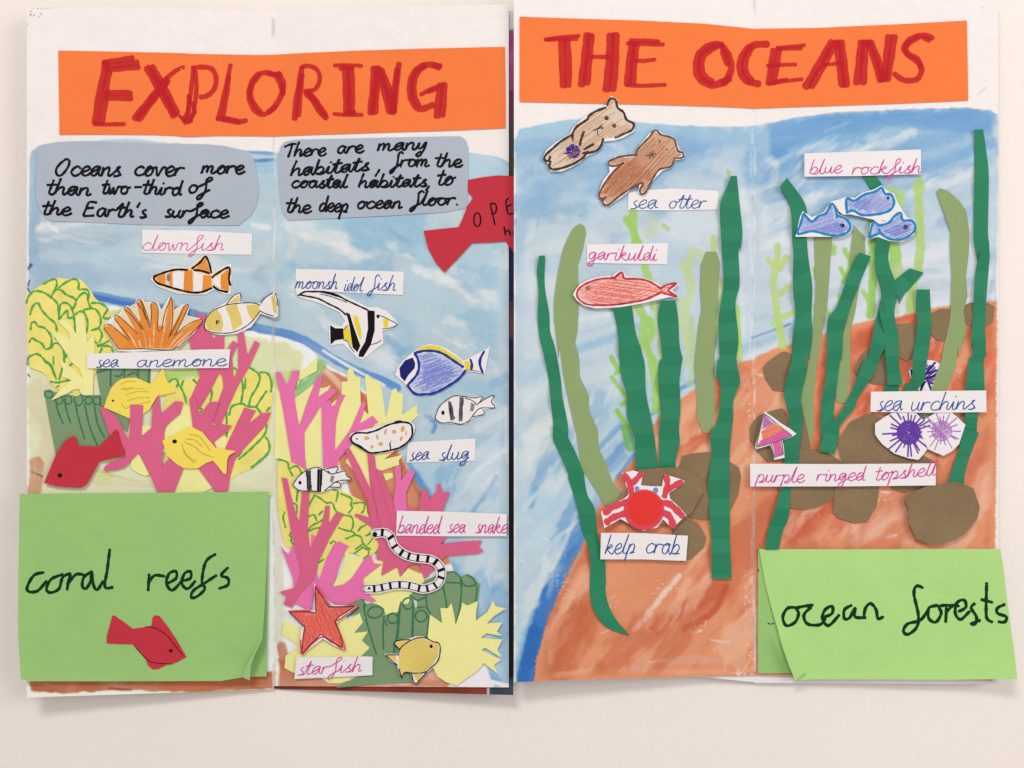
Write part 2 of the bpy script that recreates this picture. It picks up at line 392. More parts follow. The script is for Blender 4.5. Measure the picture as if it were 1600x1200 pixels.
def brush(s, w, col, a=.7, soft=.35, dry=0.0, rough=.25, edge=0.0, smooth=True):
    """one stroke of a wet or dry brush"""
    pts = s if isinstance(s, list) else P('px', s)
    if smooth and len(pts) > 2: pts = smooth_line(pts, step=12)
    SEED[0] += 1; sd = SEED[0] * 7; bx = box(pts, w); X, Y = XX[bx], YY[bx]; d, T, G = dist(pts, X, Y)
    n1 = fbm(X / 9, Y / 9, sd, 3); st = fbm(T / 55, G / 2.6 + 40, sd + 3, 3)
    r = d / (w / 2) + (n1 - .5) * rough * 1.6
    m = (1 - sm(1 - soft, 1 + soft * .3, r)) * (0.62 + .55 * st) * (.8 + .4 * fbm(X / 26, Y / 26, sd + 9, 2))
    if edge: m = m + edge * np.exp(-((r - .9) / .09) ** 2) * a
    if dry: m *= sm(dry * .9 - .12, dry * .9 + .12, fbm(T / 22, G / 1.7 + 11, sd + 5, 3) * .6 + .4 * vn(X / 1.6, Y / 1.6, sd + 1))
    blend(bx, np.clip(m * a, 0, 1), col)
def wash(s, col, a=.8, soft=6, rough=5, edge=0.0, mot=.25, ang=None, dryedge=0.0):
    pts = s if isinstance(s, list) else P('px', s)
    SEED[0] += 1; sd = SEED[0] * 7; bx = box(pts, soft + rough); X, Y = XX[bx], YY[bx]; d, _, _ = dist(pts, X, Y, True)
    ins = np.zeros(X.shape, bool); n = len(pts)
    for i in range(n):
        x1, y1 = pts[i - 1]; x2, y2 = pts[i]
        if y1 != y2: ins ^= ((y1 > Y) != (y2 > Y)) & (X < (x2 - x1) * (Y - y1) / (y2 - y1) + x1)
    sd_ = np.where(ins, d, -d) + (fbm(X / 12, Y / 12, sd, 3) - .5) * 2 * rough
    if dryedge: sd_ = sd_ + (vn(X / 1.5, Y / 1.5, sd + 2) - .6) * dryedge
    m = sm(-soft / 2, soft / 2, sd_)
    if ang is None: tex = fbm(X / 45, Y / 45, sd + 5, 4)
    else:
        c_, s_ = math.cos(R(ang)), math.sin(R(ang)); tex = fbm((X * c_ + Y * s_) / 90, (-X * s_ + Y * c_) / 11, sd + 5, 4)
    m = m * (1 - mot + 2 * mot * tex)
    if edge: m += edge * np.exp(-((sd_ - 1.5) / 1.6) ** 2)
    blend(bx, np.clip(m * a, 0, 1), col)
def specks(x0, y0, x1, y1, n, r, col=(246, 238, 236), a=.8):
    for _ in range(n):
        x, y = random.uniform(x0, x1), random.uniform(y0, y1); rr = random.uniform(.4, 1) * r
        bx = box([(x, y)], rr + 3); m = 1 - sm(rr - .6, rr + .8, np.hypot(XX[bx] - x, YY[bx] - y)); blend(bx, m * a, col)
def patchy(s, col, a, ang, sx, sy, lo, hi, soft=20, grain=0.0):
    """blotches of pigment that bled along one direction"""
    pts = s if isinstance(s, list) else P('px', s); SEED[0] += 1; sd = SEED[0] * 7; bx = box(pts, soft); X, Y = XX[bx], YY[bx]; d, _, _ = dist(pts, X, Y, True); ins = np.zeros(X.shape, bool)
    for i in range(len(pts)):
        x1, y1 = pts[i - 1]; x2, y2 = pts[i]
        if y1 != y2: ins ^= ((y1 > Y) != (y2 > Y)) & (X < (x2 - x1) * (Y - y1) / (y2 - y1) + x1)
    c_, s_ = math.cos(R(ang)), math.sin(R(ang)); u = X * c_ + Y * s_; v = -X * s_ + Y * c_; wx = (fbm(X / 70, Y / 70, sd + 1, 3) - .5) * 60
    t = fbm((u + wx) / sx, (v + wx * .5) / sy, sd + 2, 5); t = t + grain * (vn(X / 1.7, Y / 1.7, sd + 4) - .5)
    blend(bx, sm(lo, hi, t) * sm(0, soft, np.where(ins, d, -d)) * a, col)
# ---- right spread: sea
sky = "806,216 812,201 880,188 930,183 985,190 1050,195 1120,198 1178,197 1200,192 1240,184 1300,176 1400,171 1510,168 1545,172 1560,177 "
wash(sky + "1552,1000 1546,1060 806,1066 805,700", (196, 210, 219), 1, 2, 1.5, edge=.1, mot=.03)
wash(sky + "1552,260 1500,262 1400,290 1300,300 1240,290 1178,300 1100,290 1000,300 900,330 806,345", (146, 186, 218), .75, 26, 22, mot=.25, ang=-12)
wash("806,216 812,201 880,188 930,183 985,190 1050,195 1060,203 990,205 930,212 870,225 812,240", (168, 202, 222), .8, 6, 4, edge=.2)
wash("1200,194 1240,186 1300,178 1400,173 1510,170 1556,178 1550,212 1480,206 1400,196 1300,212 1250,228 1205,262", (104, 160, 214), .85, 12, 5, mot=.25, ang=-8)
for s, w, c, a in (("812,235 850,225 900,240", 26, (132, 176, 216), .6), ("905,225 960,260 1010,300 1030,330", 34, (140, 182, 216), .6),
    ("1030,215 1090,235 1170,245", 40, (126, 174, 216), .7), ("1080,262 1120,270 1172,280", 30, (134, 178, 214), .6), ("830,290 815,350 812,420", 22, (156, 190, 216), .7),
    ("830,250 850,300 840,330", 30, (142, 182, 216), .6), ("1010,215 1060,206 1165,215", 16, (156, 198, 222), .7), ("1060,300 1080,285 1140,300", 20, (160, 196, 220), .5),
    ("1205,300 1230,262 1290,225 1360,205", 40, (112, 166, 214), .65), ("1208,330 1250,300 1330,262 1420,225 1500,212", 26, (120, 170, 212), .6),
    ("1300,262 1380,238 1470,228", 16, (140, 184, 216), .6), ("1215,350 1260,330 1330,318 1420,300", 34, (160, 192, 218), .5), ("1440,262 1490,245 1550,222", 22, (112, 164, 214), .7),
    ("1395,300 1470,300 1550,290", 40, (178, 204, 222), .6)): brush(s, w, c, a, .7, rough=.5)
for s, w, a in (("1318,246 1350,235 1395,222 1425,205", 20, .8), ("1300,262 1335,255 1380,246", 12, .5), ("1204,250 1212,262 1206,290", 16, .8), ("955,222 970,235", 16, .5),
    ("858,270 900,290 880,330", 44, .35), ("1125,260 1150,280 1165,320", 26, .5), ("1150,300 1170,330 1168,350", 22, .5), ("1330,190 1290,205", 5, .3)): brush(s, w, (226, 226, 224), a, .8, rough=.6)
for s, w, c, a in (("820,420 890,410 1000,420 1100,400", 60, (184, 204, 218), .5), ("812,470 830,520 815,560", 34, (166, 196, 214), .5), ("900,500 960,490 1010,480", 16, (226, 224, 224), .7),
    ("905,545 950,530 975,515 1010,508", 16, (150, 190, 216), .8), ("905,520 965,505", 7, (170, 196, 214), .6), ("820,590 850,575 865,600", 40, (170, 198, 214), .6),
    ("1190,420 1210,470 1190,520", 30, (198, 208, 222), .5), ("1460,420 1500,405 1548,398", 26, (176, 198, 212), .7), ("1420,470 1470,450 1500,452", 34, (182, 200, 214), .7),
    ("1400,415 1450,400 1540,380", 20, (222, 220, 224), .6), ("1500,340 1540,330 1552,380", 20, (214, 216, 224), .5), ("1512,400 1516,440 1500,490", 16, (168, 194, 212), .8),
    ("1380,260 1480,345 1545,345", 50, (186, 206, 222), .4), ("1545,420 1548,470", 14, (228, 222, 220), .7), ("1542,478 1550,440", 8, (166, 190, 208), .7),
    ("1160,545 1200,530 1240,512", 16, (150, 184, 212), .8), ("1175,528 1235,506", 4, (56, 110, 180), .85), ("1165,560 1240,530", 12, (222, 222, 228), .8), ("1180,500 1210,492", 14, (176, 196, 214), .7),
    ("1330,470 1340,490 1366,478", 12, (190, 204, 222), .7), ("1290,465 1320,445", 16, (186, 200, 218), .6), ("1150,420 1160,480 1158,520", 12, (226, 218, 214), .6),
    ("1155,380 1165,440", 14, (210, 214, 220), .6), ("1340,505 1400,492 1460,478 1550,462", 14, (226, 222, 224), .7)): brush(s, w, c, a, .8, rough=.5)
def clean(s): wash(s, (240, 226, 220), 1, 1.5, 1.6, mot=0)
clean("790,-30 1590,-30 1590,179 1556,177 1545,172 1510,168 1400,171 1300,176 1240,184 1200,193 1178,197 1120,198 1050,195 985,190 930,183 880,188 850,193 812,202 806,216 790,222")
patchy("806,230 1178,205 1178,420 806,420", (128, 172, 210), .42, -18, 150, 60, .47, .66); patchy("806,240 1178,215 1178,560 806,560", (220, 222, 224), .55, -25, 110, 60, .45, .64)
patchy("1178,205 1550,190 1550,330 1178,400", (224, 226, 228), .6, -32, 130, 26, .55, .66); patchy("1178,230 1550,200 1550,360 1178,380", (126, 168, 210), .42, -28, 150, 36, .5, .66)
patchy("1178,360 1550,330 1550,490 1178,540", (224, 222, 226), .65, -15, 110, 40, .42, .6); patchy("806,540 1000,540 1000,700 806,760", (226, 226, 222), .6, -35, 110, 40, .46, .6)
# lower left water of page three
wash("806,570 900,560 990,580 1040,600 1000,680 950,760 890,900 850,1010 838,1064 806,1066", (178, 204, 217), .6, 30, 16, mot=.3, ang=-55)
for s, w, c, a in (("815,620 880,600 960,580", 36, (214, 218, 220), .7), ("830,680 900,650 960,610", 30, (222, 222, 220), .7), ("812,720 850,700 900,690", 26, (220, 220, 216), .7),
    ("830,760 880,715 900,705", 26, (160, 194, 218), .8), ("812,800 850,775 870,745", 34, (178, 206, 220), .7), ("935,700 975,660", 10, (110, 164, 214), .8), ("940,712 985,678", 12, (166, 196, 220), .8),
    ("930,745 960,712 990,680 1010,655", 16, (98, 156, 212), .85), ("950,735 975,712", 16, (120, 172, 216), .7), ("950,740 965,728", 12, (134, 180, 220), .7),
    ("830,790 838,765", 14, (108, 160, 210), .7), ("905,775 880,820 862,868", 22, (104, 158, 212), .8), ("880,870 905,830 912,790", 14, (186, 210, 218), .8), ("935,800 905,850 880,890", 20, (104, 160, 212), .7),
    ("830,830 860,800 880,760", 20, (172, 204, 220), .6), ("815,900 835,850 850,830", 40, (196, 214, 220), .6), ("812,990 830,930 870,870", 24, (190, 212, 220), .6),
    ("905,838 880,890 858,930 835,990 815,1050", 24, (88, 150, 210), .8), ("925,810 905,840 886,880", 18, (74, 140, 208), .85), ("835,960 818,1010 812,1040", 16, (112, 172, 216), .7),
    ("1075,600 1060,585 1075,560", 16, (170, 200, 222), .8), ("1032,640 1045,630 1062,608 1092,594", 9, (104, 158, 212), .9), ("1020,625 1035,610", 12, (150, 182, 214), .8),
    ("1012,650 1030,640", 8, (96, 150, 206), .8)): brush(s, w, c, a, .6, rough=.5)
brush("842,985 832,1025 824,1064", 34, (24, 92, 186), .95, .25, edge=.2); brush("868,905 852,945 842,985 832,1030", 30, (38, 108, 196), .9, .3, dry=.28)
brush("915,810 893,860 874,900 858,935 846,970", 26, (56, 122, 202), .85, .4, dry=.36); brush("990,712 972,740 958,765 935,800", 12, (92, 148, 208), .85, .4, dry=.4)
brush("826,1000 816,1040 812,1062", 12, (36, 110, 190), .8, .5)
patchy("806,600 1000,600 980,740 900,880 840,1060 806,1064", (116, 166, 212), .5, -62, 140, 34, .5, .66); patchy("806,600 1000,600 980,720 900,850 840,1000 806,1030", (222, 224, 220), .6, -58, 130, 30, .52, .62)
# sand of both pages
sand = "833,1066 838,1030 845,1005 850,985 872,935 884,905 905,870 930,800 950,765 975,735 1000,705 1018,668 1032,645 1062,625 1095,600 1118,586 1148,570 1178,560 1208,545 1236,538 1290,520 1335,506 1366,499 1401,496 1455,482 1500,476 1558,470 1557,700 1555,850 1553,1064 1180,1056"
wash(sand, (232, 148, 106), 1, 2, 1.2, edge=.12, mot=.05, dryedge=3)
for s, w, c, a in (("880,1040 875,970 915,880 950,820", 44, (206, 108, 74), .7), ("858,1050 866,990 890,930", 18, (236, 176, 140), .6), ("870,1055 900,1000 915,930", 44, (202, 104, 70), .55),
    ("930,890 920,860 938,840", 18, (206, 96, 62), .7), ("960,900 1030,870 1060,850", 34, (232, 150, 108), .5), ("980,1000 1020,950 1060,890 1100,860", 40, (226, 140, 104), .5),
    ("1030,975 1080,945 1130,915", 30, (206, 92, 64), .85), ("1072,982 1110,960 1135,918", 14, (196, 80, 52), .8), ("1025,985 1060,960", 20, (208, 102, 70), .6), ("1130,925 1136,912", 6, (170, 66, 44), .7),
    ("960,1000 1020,1010 1100,1010 1150,1000", 26, (226, 150, 112), .6), ("870,1055 960,1045 1060,1050 1170,1048", 10, (236, 168, 134), .7), ("1010,1042 1070,1030 1120,1032", 16, (226, 164, 138), .8),
    ("1145,1040 1160,1032", 22, (212, 120, 82), .8), ("1150,1000 1165,900 1160,800", 18, (230, 150, 118), .5), ("1030,790 1060,720 1100,660", 40, (236, 170, 132), .6),
    ("1070,700 1090,670 1110,640", 26, (238, 176, 140), .7), ("1060,715 1090,690 1115,680", 24, (208, 92, 56), .85), ("1080,640 1100,620 1130,605", 30, (216, 122, 82), .5),
    ("1170,600 1210,590 1240,620", 40, (228, 148, 116), .6), ("1160,690 1190,640 1210,600", 34, (232, 158, 124), .6), ("1140,760 1150,700 1160,650", 24, (224, 136, 98), .6),
    ("1140,730 1160,700", 20, (236, 176, 142), .7), ("1170,850 1180,780 1195,740", 40, (224, 138, 104), .5), ("1140,880 1110,920", 30, (214, 118, 84), .5), ("1100,900 1120,885", 18, (234, 178, 150), .7),
    ("1350,530 1385,515 1430,500", 30, (214, 92, 62), .85), ("1335,540 1330,600", 16, (222, 118, 86), .7), ("1290,560 1280,640 1276,700", 18, (222, 110, 72), .7), ("1345,555 1332,560", 16, (238, 180, 156), .7),
    ("1345,640 1352,615 1380,600 1400,640", 26, (224, 92, 60), .85), ("1340,680 1360,650", 16, (226, 118, 88), .7), ("1410,560 1420,600 1418,640", 26, (196, 82, 58), .8), ("1460,530 1462,580", 26, (222, 88, 62), .8),
    ("1500,540 1515,560", 16, (238, 150, 118), .8), ("1490,600 1510,585 1540,560", 30, (218, 100, 70), .7), ("1545,500 1550,560 1548,620", 14, (232, 116, 82), .7), ("1500,640 1530,700 1530,780", 40, (238, 166, 134), .7),
    ("1440,720 1460,760 1500,770", 40, (240, 176, 146), .7), ("1228,835 1236,820", 14, (176, 70, 48), .9), ("1235,840 1260,800 1290,790", 30, (214, 104, 76), .85), ("1300,830 1320,800 1345,790", 22, (220, 116, 92), .7),
    ("1250,845 1330,830 1420,845", 16, (238, 170, 146), .6), ("1340,840 1380,810 1420,790", 40, (240, 190, 168), .8), ("1370,770 1400,780 1390,800", 20, (232, 160, 132), .6), ("1300,760 1306,790", 8, (214, 82, 62), .7),
    ("1230,815 1250,795 1262,790", 10, (206, 92, 64), .7), ("1480,840 1520,800 1530,760", 30, (238, 168, 140), .6), ("1165,610 1150,640", 10, (210, 110, 76), .5), ("1015,690 1030,700", 10, (214, 130, 100), .6),
    ("1060,830 1100,810", 10, (210, 112, 74), .5), ("1150,560 1175,590", 14, (216, 128, 96), .5)): brush(s, w, c, a, .6, rough=.5)
for s, w in (("1000,975 1020,950 1040,925 1062,900", 11), ("990,985 1000,972", 8), ("1096,985 1080,990", 4), ("1110,1000 1140,1004", 4), ("1015,1035 1040,1032", 5), ("1180,585 1192,587", 5),
             ("1256,810 1270,806", 5), ("1262,795 1278,792", 5), ("940,990 952,984", 4), ("1376,768 1392,770", 4), ("1385,840 1400,836", 4)): brush(s, w, (244, 214, 196), .8, .6, dry=.3, rough=.6)
for x0, y0, x1, y1, n, r in ((1166, 560, 1178, 720, 10, 1.2), (1164, 770, 1176, 850, 10, 1.1), (1163, 890, 1180, 1050, 70, 1.2), (1010, 905, 1058, 930, 24, .9), (945, 930, 965, 950, 18, .9), (1080, 968, 1105, 982, 18, .9),
    (1255, 790, 1290, 812, 28, 1.0), (1494, 576, 1506, 600, 8, 1.0), (1372, 768, 1394, 782, 14, 1.0), (860, 890, 890, 925, 24, .8), (870, 905, 900, 935, 26, .8), (1148, 1045, 1176, 1056, 16, 1.6)): specks(x0, y0, x1, y1, n, r)
brush("1180,170 1182,192", 2, (226, 216, 214), .7); brush("1179,840 1180,1050", 12, (226, 140, 110), .4); brush("1172,350 1174,460 1172,560", 5, (228, 228, 234), .5, dry=.5, rough=.8); brush("1174,195 1175,300", 6, (226, 234, 242), .6, dry=.55, rough=.9)
patchy(sand, (204, 100, 66), .55, -52, 190, 60, .52, .66); patchy(sand, (243, 190, 158), .6, -55, 150, 38, .56, .68); pass
patchy("845,1000 960,840 960,1060 836,1064", (196, 98, 62), .6, -70, 120, 40, .42, .6); patchy("1220,850 1240,790 1330,770 1340,850", (200, 84, 58), .6, -50, 60, 30, .45, .6)
# pale painted weed
def weed(s, w, c=(186, 216, 122), a=.85): brush(s, w * 1.25, tuple(v * .97 for v in c), min(1, a * 1.15), .25, rough=.35, edge=.12, smooth=True)
Lm = (170, 212, 104); Lp = (206, 220, 156)
weed("990,328 990,360 997,385", 12, Lm); weed("995,375 1003,400 1010,425 1018,450 1022,480", 11, Lm, .8); weed("978,342 985,352", 8, Lm); weed("1020,345 1018,362", 18, (206, 216, 176), .5)
weed("1036,352 1044,358", 6, (196, 212, 150)); weed("996,480 1008,500 1004,530 1018,560 1024,600 1026,640", 12, Lm); weed("1014,500 1020,515 1012,535", 11, Lm); weed("1025,470 1030,520 1034,560", 9, (196, 212, 150), .7)
for s in ("955,558 966,578", "956,590 968,606 978,618", "964,642 976,660 984,672", "972,632 980,626", "962,584 972,576"): weed(s, 6.5, (150, 204, 84), .9)
weed("978,672 982,690 986,698", 14, (120, 184, 92)); weed("1082,392 1074,420 1080,450 1070,490 1076,530 1074,570", 11, Lp, .75); weed("1064,412 1076,432", 7, Lp, .8); weed("1092,392 1100,408", 8, Lp, .8)
weed("1062,470 1066,510 1076,540", 9, Lp, .6); weed("1080,500 1084,560 1078,600", 9, (190, 212, 150), .6); weed("1114,370 1115,395", 7, (198, 218, 140)); weed("1127,440 1126,480 1122,520", 7, (198, 216, 130), .8)
weed("1152,480 1155,530 1156,560", 6, (186, 224, 104), .9); weed("1138,268 1140,276", 6, Lm, .8)
c4 = (196, 218, 130)
weed("1215,385 1214,410 1208,440 1212,470 1217,505 1222,540 1225,536", 10, c4, .95); weed("1199,405 1208,416", 7, c4); weed("1228,402 1218,420", 9, c4); weed("1231,448 1219,460", 8, (190, 210, 134)); weed("1238,488 1222,496", 8, c4); weed("1208,505 1220,508", 7, c4)
weed("1299,385 1302,394", 10, Lm); weed("1272,420 1276,436", 6, Lm); weed("1320,390 1328,410 1324,430 1318,440", 7, Lm); weed("1314,420 1320,434", 6, Lm); weed("1310,460 1312,475", 4, Lm); weed("1272,478 1274,486", 4, Lm); weed("1292,484 1296,494", 6, Lm)
weed("1362,345 1364,420 1362,470 1360,492", 11, (160, 208, 96)); weed("1396,375 1400,400 1398,412", 14, (170, 212, 110)); weed("1402,418 1398,440", 16, (186, 214, 130), .8); weed("1395,300 1402,320", 16, (180, 210, 130)); weed("1408,300 1406,318", 10, (186, 216, 140))
weed("1348,455 1356,470", 6, Lm); weed("1436,285 1436,320 1438,380 1434,420 1424,450 1422,484", 12, (184, 214, 116), .95); weed("1431,295 1440,296", 10, c4); weed("1400,470 1402,488", 6, (200, 216, 160), .7); weed("1324,350 1326,362", 6, c4)
# ---- left spread
wash("46,236 70,225 200,214 385,228 428,240 470,236 600,238 700,238 750,240 796,252 796,1070 44,1085 40,600", (188, 207, 216), 1, 3, 2, mot=.04)
for s, w, c, a in (("52,240 56,300 52,420", 22, (152, 186, 212), .8), ("60,360 160,345 260,350", 14, (222, 222, 220), .85), ("60,356 75,350 90,362", 10, (236, 228, 222), .8),
    ("70,380 160,372 240,378", 24, (196, 206, 208), .7), ("60,420 160,430 240,440", 40, (172, 194, 212), .7), ("60,445 120,452 150,440", 26, (160, 186, 208), .6), ("230,430 290,470 400,480", 22, (176, 198, 214), .6),
    ("386,236 428,240", 8, (92, 148, 204), .9), ("392,252 428,250", 7, (70, 130, 200), .9), ("400,262 426,262", 22, (150, 194, 222), .8), ("410,290 424,280", 20, (180, 208, 222), .7), ("395,352 420,356", 12, (232, 228, 224), .8),
    ("290,405 350,420 420,425", 12, (214, 218, 220), .6), ("220,420 300,405 260,412", 8, (214, 218, 218), .5), ("400,400 425,380", 30, (206, 212, 216), .5),
    ("440,260 445,330 440,400", 20, (190, 214, 224), .6), ("440,430 452,420 446,445", 20, (166, 204, 220), .8), ("735,240 760,238 796,258", 8, (150, 196, 220), .8), ("740,262 790,270", 22, (170, 206, 226), .7), ("750,245 780,250", 4, (196, 214, 226), .6),
    ("455,350 500,355 560,400 580,410", 26, (222, 222, 220), .85), ("470,365 540,390", 20, (230, 224, 218), .7), ("448,352 460,380 450,400", 16, (222, 220, 220), .6), ("440,450 520,462 470,440", 20, (216, 218, 216), .5),
    ("500,350 580,350 640,345", 22, (168, 206, 222), .8), ("560,375 620,385 650,400", 30, (150, 196, 220), .7), ("610,360 640,380 650,395", 10, (120, 176, 216), .7), ("600,400 570,415", 14, (150, 192, 212), .6), ("630,385 650,398", 8, (104, 166, 214), .6),
    ("650,420 700,440 730,460 720,445", 20, (226, 224, 222), .8), ("690,320 720,350 700,400", 30, (216, 218, 218), .6), ("745,395 720,420 740,440", 26, (180, 208, 220), .6), ("750,440 780,420 794,410", 30, (214, 218, 222), .7),
    ("740,300 765,330", 20, (214, 220, 222), .6), ("780,380 760,400", 20, (170, 204, 222), .7), ("640,440 680,460 720,480", 30, (184, 212, 222), .6), ("690,490 740,480 790,470", 30, (176, 208, 222), .6),
    ("600,495 640,520 620,560", 30, (158, 198, 220), .6), ("605,530 625,548", 16, (120, 178, 218), .7), ("640,545 625,555 618,580", 14, (120, 176, 214), .6), ("560,560 600,570 610,590", 20, (176, 206, 220), .6), ("700,500 735,510 760,520", 18, (222, 224, 224), .7),
    ("745,560 780,540 790,580", 26, (206, 214, 222), .6), ("690,610 720,600 790,620", 30, (150, 192, 220), .6), ("770,600 790,590", 20, (126, 176, 216), .6), ("665,650 680,660 676,675", 8, (70, 134, 200), .8), ("655,620 670,640", 22, (168, 204, 222), .7), ("640,640 650,600", 16, (216, 220, 222), .6),
    ("745,670 780,650 790,640", 16, (216, 218, 224), .7), ("740,690 780,690 795,680", 30, (150, 192, 222), .6), ("720,760 760,730 790,700", 26, (196, 212, 224), .8), ("735,745 770,715 790,705", 10, (226, 226, 228), .8), ("755,760 775,740", 12, (226, 222, 224), .8),
    ("738,800 760,770 775,745", 9, (110, 164, 212), .85), ("660,740 690,760 720,780", 50, (164, 200, 222), .6), ("770,770 780,800 785,850", 26, (168, 200, 226), .7), ("700,880 720,900 745,960", 22, (116, 170, 216), .8), ("690,840 720,850 790,860", 30, (170, 204, 224), .7),
    ("650,745 665,770 680,800", 20, (76, 140, 208), .85), ("636,720 650,745", 12, (84, 148, 208), .8), ("690,870 700,890 725,930", 16, (96, 152, 208), .8), ("750,900 765,930 760,960", 30, (146, 188, 222), .7), ("780,920 785,1000 770,1050", 30, (132, 178, 222), .75),
    ("762,895 766,915", 3, (230, 236, 244), .8), ("775,900 790,898", 10, (214, 220, 230), .7), ("755,1040 775,1065", 20, (110, 160, 212), .8), ("790,640 793,720", 8, (228, 224, 230), .7), ("790,380 792,420", 6, (232, 226, 226), .6), ("775,1000 792,1060", 20, (150, 190, 226), .6),
    ("746,340 790,330", 24, (176, 206, 222), .6), ("742,300 780,295", 16, (160, 200, 222), .5)): brush(s, w, c, a, .7, rough=.55)
clean('20,-30 798,-30 798,252 770,243 740,239 700,238 600,239 470,237 428,237 385,236 200,216 70,225 50,236 46,250 42,600 20,600')
patchy("46,360 425,350 425,470 150,450 46,450", (150, 180, 206), .5, 4, 160, 40, .48, .62); patchy("46,350 425,350 425,440 46,430", (222, 222, 220), .6, 6, 170, 22, .53, .64)
patchy("440,345 790,340 790,600 600,590 440,500", (226, 226, 224), .7, 28, 130, 46, .52, .62); patchy("440,345 790,300 790,620 600,590 440,500", (142, 188, 216), .6, 20, 100, 50, .55, .66)
patchy("640,640 792,600 792,1065 740,1060", (212, 220, 228), .6, -48, 110, 36, .53, .64); patchy("640,620 792,620 792,1065 740,1060", (112, 166, 214), .55, -55, 120, 34, .57, .68)
# pale sea bed wash
bed1 = "40,455 100,470 145,474 180,478 240,495 290,502 350,508 400,518 450,528 480,540 500,560 520,575 545,588 580,620 600,660 620,700 640,735 655,770 670,800 690,840 705,880 720,930 745,985 765,1060 796,1070 40,1090"
wash(bed1, (240, 236, 228), 1, 2, 1.5)
brush("148,462 200,472 290,488 400,512 450,522 480,534 520,560 560,580 600,596 620,606", 14, (92, 144, 208), .95, .2, edge=.15); brush("148,464 200,476 290,490", 9, (52, 110, 196), .8, .4); brush("440,518 480,530", 9, (96, 150, 212), .7)
brush("505,548 545,572 600,602", 5, (246, 240, 236), .9, .3)
wash("44,480 180,486 290,510 400,526 450,536 475,555 470,600 440,700 428,780 44,780", (232, 226, 186), 1, 8, 4, mot=.12)
for s, w, c, a in (("60,620 90,680 80,720", 60, (222, 208, 168), .8), ("180,490 200,486 215,490", 12, (206, 216, 130), .8), ("330,530 400,560 420,600", 60, (230, 230, 178), .7), ("260,590 300,580 330,585", 18, (186, 214, 112), .9), ("420,600 460,585", 20, (200, 218, 130), .7),
    ("160,750 220,700 300,740", 30, (214, 214, 136), .8), ("150,720 200,750 260,765", 10, (236, 226, 206), .9), ("150,735 240,760", 6, (200, 206, 120), .5), ("90,745 200,755 400,762", 12, (230, 216, 178), .7), ("380,700 420,720 400,760", 30, (232, 226, 190), .8),
    ("465,610 490,590 500,570", 24, (120, 184, 90), .8), ("505,600 512,590", 12, (128, 172, 84), .8), ("350,545 420,550 460,560", 30, (228, 230, 170), .6), ("432,620 434,800 436,1000", 16, (222, 214, 190), .8)): brush(s, w, c, a, .5, rough=.5)
brush("58,724 56,750 54,768", 24, (206, 138, 104), .9, .3, rough=.4); brush("47,736 66,744", 3, (70, 50, 60), .7, dry=.4)
wash("505,572 545,592 578,622 600,660 620,700 640,735 655,770 670,800 690,840 704,880 640,900 560,800 520,700 500,620", (214, 128, 92), .95, 4, 2, mot=.2)
for s, w, c, a in (("510,580 530,600 545,620", 12, (240, 204, 176), .8), ("640,740 660,780 690,850", 10, (190, 116, 70), .8), ("600,690 625,730", 18, (196, 100, 66), .8), ("560,620 580,660", 18, (206, 104, 72), .8), ("610,740 640,800 660,850", 22, (226, 150, 100), .6)): brush(s, w, c, a, .5)
wash("436,1030 520,1045 560,1068 700,1062 730,1066 720,1074 436,1074", (212, 128, 94), .9, 5, 3, mot=.3); brush("440,1010 446,1040", 16, (206, 116, 84), .85); brush("650,1060 690,1055 720,1066", 26, (220, 140, 112), .7); brush("520,1066 640,1069", 5, (240, 214, 206), .8)
brush("440,800 436,860 440,960", 14, (228, 218, 200), .8); wash("720,1020 745,1005 772,1072 700,1074", (242, 230, 234), .9, 4, 1)
wash("46,1058 430,1050 430,1076 300,1082 200,1078 100,1083 48,1080", (196, 112, 72), .9, 3, 2.5, mot=.35)
for s, w, c, a in (("55,1074 80,1078", 12, (188, 96, 62), .8), ("170,1076 205,1078", 5, (176, 74, 46), .9), ("250,1072 400,1068", 10, (200, 104, 66), .7), ("395,1060 428,1052", 10, (192, 92, 56), .7), ("340,1078 425,1070", 4, (226, 150, 116), .6)): brush(s, w, c, a, .4)
brush("427,1040 428,1075", 5, (238, 214, 196), .85, dry=.2)
for s in ("48,412 44,420 50,414", "46,438 44,446", "43,450 46,456", "44,585 46,588"): brush(s, 3, (40, 56, 140), .85)
for x0, y0, x1, y1, n in ((48, 10, 68, 26, 9), (36, 36, 42, 42, 2)): specks(x0, y0, x1, y1, n, 1.5, (120, 96, 92), .8)
brush("66,14 78,11 92,10", 5, (206, 190, 184), .7); brush("1528,148 1540,137", 3, (214, 190, 190), .7); specks(1534, 8, 1538, 12, 1, 1.6, (190, 150, 156))
for _ in range(90): specks(44, 220, 1555, 1060, 1, 1.0, (96, 74, 70), .35)
